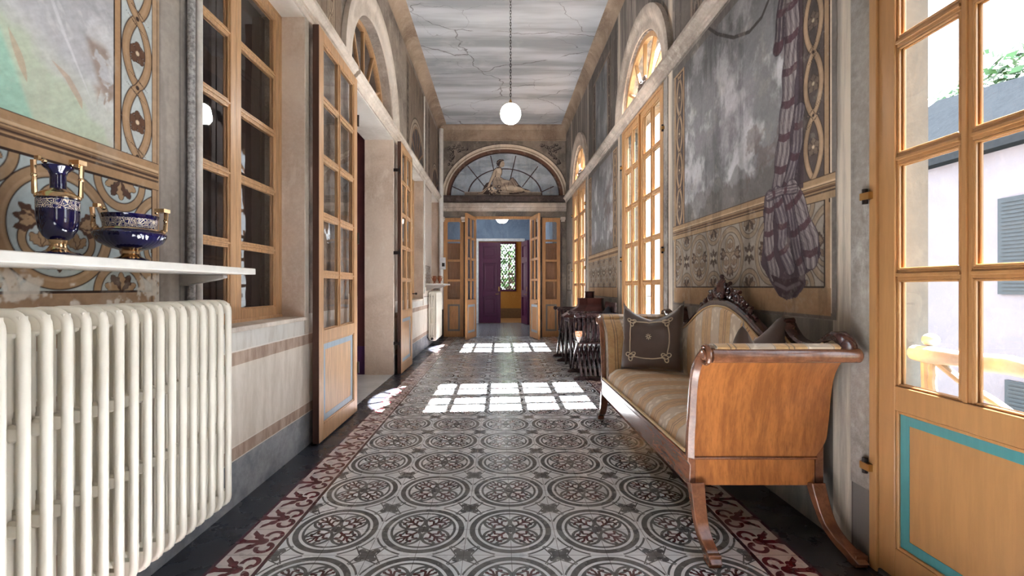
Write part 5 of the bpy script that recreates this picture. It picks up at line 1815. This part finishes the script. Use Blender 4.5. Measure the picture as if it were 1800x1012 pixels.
# carved crest: scrolls and a shell finial
def zprof(a):
    a = abs(a)
    for (p, q), (r_, s_) in zip(half, half[1:]):
        if p <= a <= r_: return q + (s_ - q) * (a - p) / max(r_ - p, 1e-6)
    return half[-1][1]
m = MB()
cx = BX - .025
def spiral(y, z, r, turns, start, dirn, th=.009):
    pts, rr = [], []
    n = int(14 * turns)
    for k in range(n + 1):
        t = k / n
        a = start + dirn * t * turns * 2 * PI
        q = r * (1 - .82 * t)
        pts.append((cx - .010 * t, y + q * math.cos(a), z + q * math.sin(a))); rr.append(th * (1 - .35 * t))
    m.tube(pts, rr, 7)
    m.sphere((cx - .012, y, z), r * .26, 8, 6)
for sg in (-1, 1):
    for (y, r, up, st) in ((.080, .052, .058, 90), (.170, .040, .038, 60), (.240, .032, .026, 120), (.305, .024, .018, 60)):
        spiral(SC + sg * y, zprof(y) + up, r, 1.5, R(st if sg > 0 else 180 - st), sg, .0125)
    for (y, up, a, L) in ((.05, .075, 70, .05), (.125, .06, 50, .05), (.20, .045, 35, .04), (.26, .03, 20, .04), (.32, .008, -30, .06), (.36, .0, -40, .05), (.135, .02, 10, .05), (.30, .02, 60, .025)):
        d = Vector((0, sg * math.cos(R(a)), math.sin(R(a))))
        p0 = Vector((cx, SC + sg * y, zprof(y) + up))
        m.tube([p0 - d * L * .5, p0 - d * L * .1, p0 + d * L * .35, p0 + d * L * .5], [.004, .011, .009, .004], 7)
    m.tube([(cx, SC + sg * q, zprof(q) + .012) for q in (.0, .1, .2, .3, .36)], .010, 7)
for k in range(-3, 4):
    L = .125 - .008 * abs(k) ** 1.4
    m.tube([(cx - .004, SC + .006 * k, 1.055), (cx - .020, SC + .012 * k, 1.055 + L * .45), (cx - .018, SC + .013 * k, 1.055 + L * .8), (cx - .006, SC + .011 * k, 1.055 + L)], [.011, .0125, .0115, .006], 8)
m.sphere((cx - .014, SC, 1.182), .014, 10, 8)
for k in (-1, 0, 1): m.sphere((cx - .022, SC + .022 * k, 1.066 - .006 * abs(k)), .018, 10, 8)
m.build('crest_carving', M['darkwood'], T, smooth=True)

# ------------------------------------------------------------------ cushions
M['cushion'] = simple('brown_taffeta', srgb(86, 70, 64), .35, var=.12, scale=5, Sheen_Weight=.4)
M['embroid'] = simple('pale_gold_cord', srgb(206, 190, 164), .5)
M['bluecush'] = simple('dark_slate_cloth', srgb(34, 36, 44), .8)
def cushion(name, label, s, th, loc, nrm, roll=0, mat='cushion', ears=.05, dip=.03, emb=False):
    T = empty(name, loc, label=label, cat='cushion') if emb else None
    nx = Vector(nrm).normalized()
    upv = (Vector((0, 0, 1)) - nx * nx.z).normalized()
    rt = upv.cross(nx).normalized()
    upv, rt = (upv * math.cos(roll) + rt * math.sin(roll)), (rt * math.cos(roll) - upv * math.sin(roll))
    n = 24
    def P(u, v, side):
        e = (1 - u ** 4) * (1 - v ** 4)
        x, y = u * s / 2, v * s / 2
        pinch = .94 + .06 * (abs(u * v)) ** .7
        x *= pinch if True else 1; y *= pinch
        if v > 0:                                        # sagging top edge, upright ears
            y += (ears * abs(u) ** 3 - dip * (1 - abs(u)) ** .7 * 1.6) * v ** 2
        z = side * th / 2 * max(0, e) ** .45
        z += .010 * math.sin(3.2 * u + 2.6 * v) * e + .012 * math.sin(5 * v - 1.5 * abs(u)) * e * side
        return rt * x + upv * y + nx * z
    m = MB()
    for side in (1, -1):
        vs = [P(-1 + 2 * i / n, -1 + 2 * j / n, side) for i in range(n + 1) for j in range(n + 1)]
        m.add(vs, [(i * (n + 1) + j, (i + 1) * (n + 1) + j, (i + 1) * (n + 1) + j + 1, i * (n + 1) + j + 1) for i in range(n) for j in range(n)])
    o = m.build('cover' if emb else name, M[mat], T, local=True, smooth=True)
    if not emb:
        o.location = loc
        tag(o, label, 'cushion')
    w_ = o.modifiers.new('weld', 'WELD'); w_.merge_threshold = .0006
    if emb:
        e = MB()
        def cord(uv, r=.0042, closed=False):
            e.tube([P(u, v, 1) + nx * .003 for u, v in uv], r, 6, closed=closed)
        q = .62
        for (a, b) in (((-q, -q + .15), (-q, q - .15)), ((q, -q + .15), (q, q - .15)), ((-q + .15, -q), (q - .15, -q)), ((-q + .15, q), (q - .15, q))):
            pts = []
            for k in range(13):
                t = k / 12
                u, v = a[0] + (b[0] - a[0]) * t, a[1] + (b[1] - a[1]) * t
                bow = .06 * math.sin(PI * t)
                if abs(a[0] - b[0]) < .01: u += bow * (1 if u > 0 else -1)
                else: v += bow * (1 if v > 0 else -1)
                pts.append((u, v))
            cord(pts)
        for su in (-1, 1):
            for sv in (-1, 1):                            # knot loops at the corners
                pts = []
                for k in range(40):
                    a = 2 * PI * k / 40
                    rr = .115 + .055 * math.cos(3 * a)
                    pts.append((su * (q - .03) + rr * math.cos(a + .6), sv * (q - .03) + rr * math.sin(a + .6)))
                cord(pts, .0040, True)
                pts = [(su * (q - .06) + .10 * math.cos(2 * PI * k / 20), sv * (q - .02) + .055 * math.sin(2 * PI * k / 20)) for k in range(20)]
                cord(pts, .0036, True)
        for k in range(8):
            a = 2 * PI * k / 8
            cord([(.03 * math.cos(a), .03 * math.sin(a) + .05), (.10 * math.cos(a), .10 * math.sin(a) + .05)], .0034)
        e.build('embroidery', M['embroid'], T, local=True, smooth=True)
    return T
cushion('cushion', 'brown cushion embroidered with a pale looped cord at the far arm of the sofa', .47, .12, (1.150, 3.42, .722), (-.62, -.76, .22), R(-3), emb=True, ears=.055, dip=.05)
cushion('cushion', 'plain brown cushion behind the near arm of the sofa, only its peaked top showing', .44, .12, (1.19, 2.13, .722), (-.62, .78, .25), R(4), ears=.06, dip=.06)
cushion('cushion', 'dark slate cushion standing on its corner in the near folding armchair', .31, .10, (1.315, 5.63, .672), (-1, -.1, .22), R(45), mat='bluecush', ears=.0, dip=.0)

# ------------------------------------------------------------------ folding slatted armchairs and the copper brazier
def slat_chair(label, x0, x1, ya, yb, arm_z=.80):
    """x-framed chair facing the corridor: curved slats crossing under the seat, runners and arms along x"""
    T = empty('folding_armchair', ((x0 + x1) / 2, (ya + yb) / 2, 0), label=label, cat='chair')
    w_ = yb - ya
    n = 8
    mid = (ya + yb) / 2
    for sg in (-1, 1):
        ns = [0]
        proto = None
        for k in range(n):
            x = x0 + .04 + (x1 - x0 - .08) * k / (n - 1)
            if proto is None:
                m = MB()
                # starts low on one side, crosses at the middle, rises in a hoop to the arm on the other side
                path = spl([(-w_ / 2 * 1.02, .045), (-w_ / 2 * .80, .13), (-w_ / 2 * .38, .24), (0, .335), (w_ / 2 * .50, .42), (w_ / 2 * .90, .53), (w_ / 2 * .98, .64), (w_ / 2 * .86, .73), (w_ / 2 * .90, arm_z - .03)], 4)
                o1, o2 = offset(path, .017), offset(path, -.017)
                rings = [[(-.012, sg * a[0], a[1]), (.012, sg * a[0], a[1]), (.012, sg * b[0], b[1]), (-.012, sg * b[0], b[1])] for a, b in zip(o1, o2)]
                m.loft(rings)
                proto = m.build('slat', M['ebony'], T, local=True, smooth=True)
                proto.location = (x - T.location.x + sg * .012, 0, 0)
            else:
                s = proto.copy(); S.collection.objects.link(s); s.parent = T; s.location = (x - T.location.x + sg * .012, 0, 0)
    for sg in (-1, 1):
        yy = mid + sg * w_ / 2
        m = MB()
        m.prism([(x0 - .03, 0), (x1 + .02, 0), (x1 + .02, .04), (x0 + .02, .05), (x0 - .02, .035), (x0 - .045, .012)], 1, yy - .028, yy + .028)
        m.build('runner', M['ebony'], T, bevel=.005)
        m = MB()
        m.box(x0 + .0, x1 + .02, yy - .032, yy + .028, arm_z - .035, arm_z)
        m.tube([(x0 - .005, yy - .034, arm_z - .02), (x0 - .005, yy + .03, arm_z - .02)], .030, 14)
        m.build('arm_rest', M['ebony'], T, smooth=True, bevel=.005)
    m = MB(); m.box(x0 + .03, x1 - .02, mid - w_ / 2 * .78, mid + w_ / 2 * .78, .425, .445); m.build('seat', M['ebony'], T, bevel=.004)
    m = MB()
    m.box(x1 - .02, x1 + .01, mid - w_ / 2, mid + w_ / 2, .80, .93)
    m.build('backrest', M['ebony'], T, bevel=.012)
    return T
slat_chair('dark slatted folding armchair just beyond the sofa, in front of the brazier hood', .93, 1.40, 5.42, 5.92, .80)
slat_chair('dark slatted folding armchair beyond the brazier, standing behind the copper hood', .90, 1.40, 6.78, 7.26, .80)
# small patterned cloth hanging on the near chair
T = empty('cloth_pennant', (.95, 5.40, .6), label='small red and white patterned cloth hanging from the front of the near folding armchair', cat='cloth')
def pennant_mat():
    t = NT('red_and_white_print')
    X, Y, Z = t.pos()
    k = t.noise(60, 3, .6)
    c = t.mix(t.step(k, .48, .53), srgb(196, 110, 62), srgb(226, 200, 170))
    c = t.mix(t.step(k, .60, .63), c, srgb(110, 34, 30))
    return t.set(t.mix(Z.lt(.52), c, t.mix(t.step(k, .4, .6), srgb(214, 206, 200), srgb(186, 176, 172))), .7)
m = MB()
rows = [(.59, .040), (.56, .042), (.53, .036), (.50, .026), (.48, .018), (.455, .006)]
rings = []
for z, hw in rows:
    rings.append([(.945 + hw * u, 5.388 - .006 * math.cos(3 * u) , z) for u in (-1, -.5, 0, .5, 1)] + [(.945 + hw * u, 5.396 - .006 * math.cos(3 * u), z) for u in (1, .5, 0, -.5, -1)])
m.loft(rings)
m.build('cloth', pennant_mat(), T, smooth=True)

M['copper'] = simple('dark_patinated_copper', srgb(92, 58, 56), .32, .75, var=.25, scale=7)
M['lead'] = simple('dark_seam_metal', srgb(56, 38, 42), .4, .7)
T = empty('brazier', (1.18, 6.3, 0), label='dark copper brazier hood with a short round flue standing between the two folding armchairs', cat='brazier')
def octo(cx_, cy_, xa, xb, hy, z, k=.42):
    return [(xa, cy_ - hy * k, z), (xa + (cx_ - xa) * .45, cy_ - hy, z), (xb - (xb - cx_) * .35, cy_ - hy, z), (xb, cy_ - hy * k, z), (xb, cy_ + hy * k, z), (xb - (xb - cx_) * .35, cy_ + hy, z), (xa + (cx_ - xa) * .45, cy_ + hy, z), (xa, cy_ + hy * k, z)]
m = MB()
m.loft([octo(1.26, 6.3, .875, 1.455, .29, .700), octo(1.26, 6.3, .880, 1.455, .29, .718), octo(1.27, 6.3, .955, 1.45, .26, .765), octo(1.28, 6.3, 1.045, 1.44, .21, .815), octo(1.29, 6.3, 1.10, 1.43, .18, .862)])
m.build('hood', M['copper'], T, bevel=.004)
m = MB()
m.loft([octo(1.29, 6.3, 1.085, 1.44, .19, .862), octo(1.29, 6.3, 1.10, 1.43, .18, .880), octo(1.29, 6.3, 1.10, 1.43, .18, .955), octo(1.29, 6.3, 1.09, 1.435, .185, .965)])
m.build('drum', M['copper'], T, bevel=.004)
m = MB(); m.lathe([(.062, 0), (.060, .075), (.068, .080), (.068, .090), (.056, .092), (.054, .02)], (1.25, 6.28, .964), 28); m.build('flue', M['lead'], T, smooth=True)
m = MB(); m.box(.93, 1.42, 6.05, 6.55, .64, .70); m.build('table_top', M['ebony'], T, bevel=.006)
for x in (.96, 1.39):
    for y in (6.08, 6.52):
        m = MB(); m.tube([(x, y, 0), (x, y, .1), (x, y, .3), (x, y, .5), (x, y, .64)], [.016, .026, .018, .028, .022], 10); m.build('leg', M['ebony'], T, smooth=True)

# ------------------------------------------------------------------ outside
M['branch'] = simple('white_painted_branch', srgb(150, 148, 144), .6, var=.12, scale=18, bump=.5)
T = empty('balcony_railing', (1.62, 1.1, .4), label='white rustic branch railing outside the tall window with the teal-edged panel', cat='railing')
def wob(a, b, n=14, amp=.006, bow=(0, 0, 0), seed=0):
    rn = random.Random(seed)
    a, b = Vector(a), Vector(b)
    return [a.lerp(b, k / n) + Vector(bow) * math.sin(PI * k / n) + Vector([rn.uniform(-amp, amp) for _ in range(3)]) for k in range(n + 1)]
m = MB(); m.tube(wob((1.62, 1.765, .862), (1.63, .44, .868), 20), [.030 + .003 * math.sin(k * 1.7) for k in range(21)], 12); m.build('handrail', M['branch'], T, smooth=True)
for k, (a, b, bw, r) in enumerate((((1.63, 1.70, .84), (1.63, 1.60, .58), (0, .04, 0), .013), ((1.63, 1.70, .85), (1.63, 1.28, .66), (0, 0, -.02), .014), ((1.63, 1.28, .66), (1.63, .90, .20), (0, 0, .02), .014),
                                     ((1.63, .55, .85), (1.63, .95, .64), (0, 0, -.02), .014), ((1.63, .95, .64), (1.63, 1.5, .15), (0, 0, .02), .014))):
    m = MB(); m.tube(wob(a, b, 10, .003, bw, k), r, 9); m.build('brace', M['branch'], T, smooth=True)
for y in (1.735, .47):
    m = MB(); m.tube(wob((1.635, y, -.05), (1.635, y, .85), 8, .003, seed=9), .015, 9); m.build('post', M['branch'], T, smooth=True)
m = MB(); m.sphere((1.645, 1.725, .915), .028, 12, 8, sc=(1, 1, .9)); m.build('knob', M['branch'], T, smooth=True)

M['facade'] = plaster('pale_lavender_render', srgb(122, 121, 130), srgb(114, 113, 122), srgb(132, 130, 138), .05, seed=30, bump=.1)
M['rooftile'] = simple('dark_slate_roof', srgb(50, 54, 58), 1.0, spec=0.0, var=.1)
M['bshutter'] = simple('slate_blue_shutter', srgb(42, 54, 62), .6)
M['red_trim'] = simple('pink_patch_render', srgb(190, 150, 150), .8)
T = empty('neighbouring_house', (8, 8, -3.5), label='pale lavender house with slate shutters seen through the nearest right window', cat='house')
m = MB(); m.box(8, 12, 1, 11.5, -3.5, 3.42); m.build('wall', M['facade'], T)
m = MB()
m.add([(7.75, .8, 3.42), (7.75, 11.8, 3.42), (12.2, 11.8, 3.42), (12.2, .8, 3.42), (9.6, 9.9, 5.2), (9.6, 3.0, 4.0), (7.75, .8, 3.30), (7.75, 11.8, 3.30), (12.2, 11.8, 3.30), (12.2, .8, 3.30)],
      [(0, 1, 4, 5), (1, 2, 4), (2, 3, 5, 4), (3, 0, 5), (0, 6, 7, 1), (1, 7, 8, 2), (2, 8, 9, 3), (3, 9, 6, 0), (6, 9, 8, 7)])
m.build('roof', M['rooftile'], T)
for (ya, yb, za, zb) in ((5.9, 7.22, 1.0, 2.52), (5.9, 7.12, -1.9, -.34), (2.4, 3.6, 1.0, 2.52), (9.3, 10.3, -1.9, -.34)):
    m = MB(); m.box(7.95, 8.0, ya, yb, za, zb)
    z = za + .06
    while z < zb - .05:
        m.box(7.93, 7.96, ya + .06, (ya + yb) / 2 - .04, z, z + .035); m.box(7.93, 7.96, (ya + yb) / 2 + .04, yb - .06, z, z + .035); z += .06
    m.build('shutter', M['bshutter'], T)
m = MB(); m.box(1.71, 60, -30, 60, -3.7, -3.5); m.build('ground', simple('dark_lawn', srgb(58, 64, 48), .9), kind='structure')
M['leafg'] = simple('green_leaves', srgb(62, 98, 50), .5, var=.35, scale=3)
M['bark'] = simple('brown_bark', srgb(90, 74, 60), .8)
def tree(label, c, r, n, trunk_to, seed, s=.16):
    T = empty('tree', (c[0], c[1], trunk_to), label=label, cat='tree')
    rn = random.Random(seed)
    m = MB()
    for _ in range(n):
        while True:
            p = Vector((rn.uniform(-1, 1), rn.uniform(-1, 1), rn.uniform(-1, 1)))
            if .45 < p.length < 1: break
        p = Vector((c[0] + p.x * r[0], c[1] + p.y * r[1], c[2] + p.z * r[2])) + Vector([rn.gauss(0, .12) * r[0] for _ in range(3)])
        a = Vector([rn.gauss(0, 1) for _ in range(3)]).normalized() * s * rn.uniform(.5, 1.2)
        b = a.orthogonal().normalized() * s * .5
        m.add([p - a, p + b, p + a, p - b], [(0, 1, 2, 3)])
    m.build('crown', M['leafg'], T, fix=False)
    m = MB()
    m.tube([(c[0], c[1], trunk_to), (c[0] + .1, c[1], c[2] - r[2] * .3), (c[0], c[1] + .1, c[2] + r[2] * .3)], [.18, .13, .05], 8)
    for k in range(6):
        a = 2 * PI * k / 6
        m.tube([(c[0], c[1], c[2] - r[2] * .4), (c[0] + r[0] * .6 * math.cos(a), c[1] + r[1] * .6 * math.sin(a), c[2] + r[2] * .2)], [.07, .02], 6)
    m.build('trunk', M['bark'], T, smooth=True)
tree('green tree rising behind the roof of the lavender house', (17.0, 14.0, 6.6), (2.6, 2.6, 1.9), 4200, -3.5, 4, .26)
tree('leafy green tree outside the leaded window of the yellow room', (.4, 19.0, 1.9), (2.0, 1.1, 2.4), 2600, -.5, 8, .12)
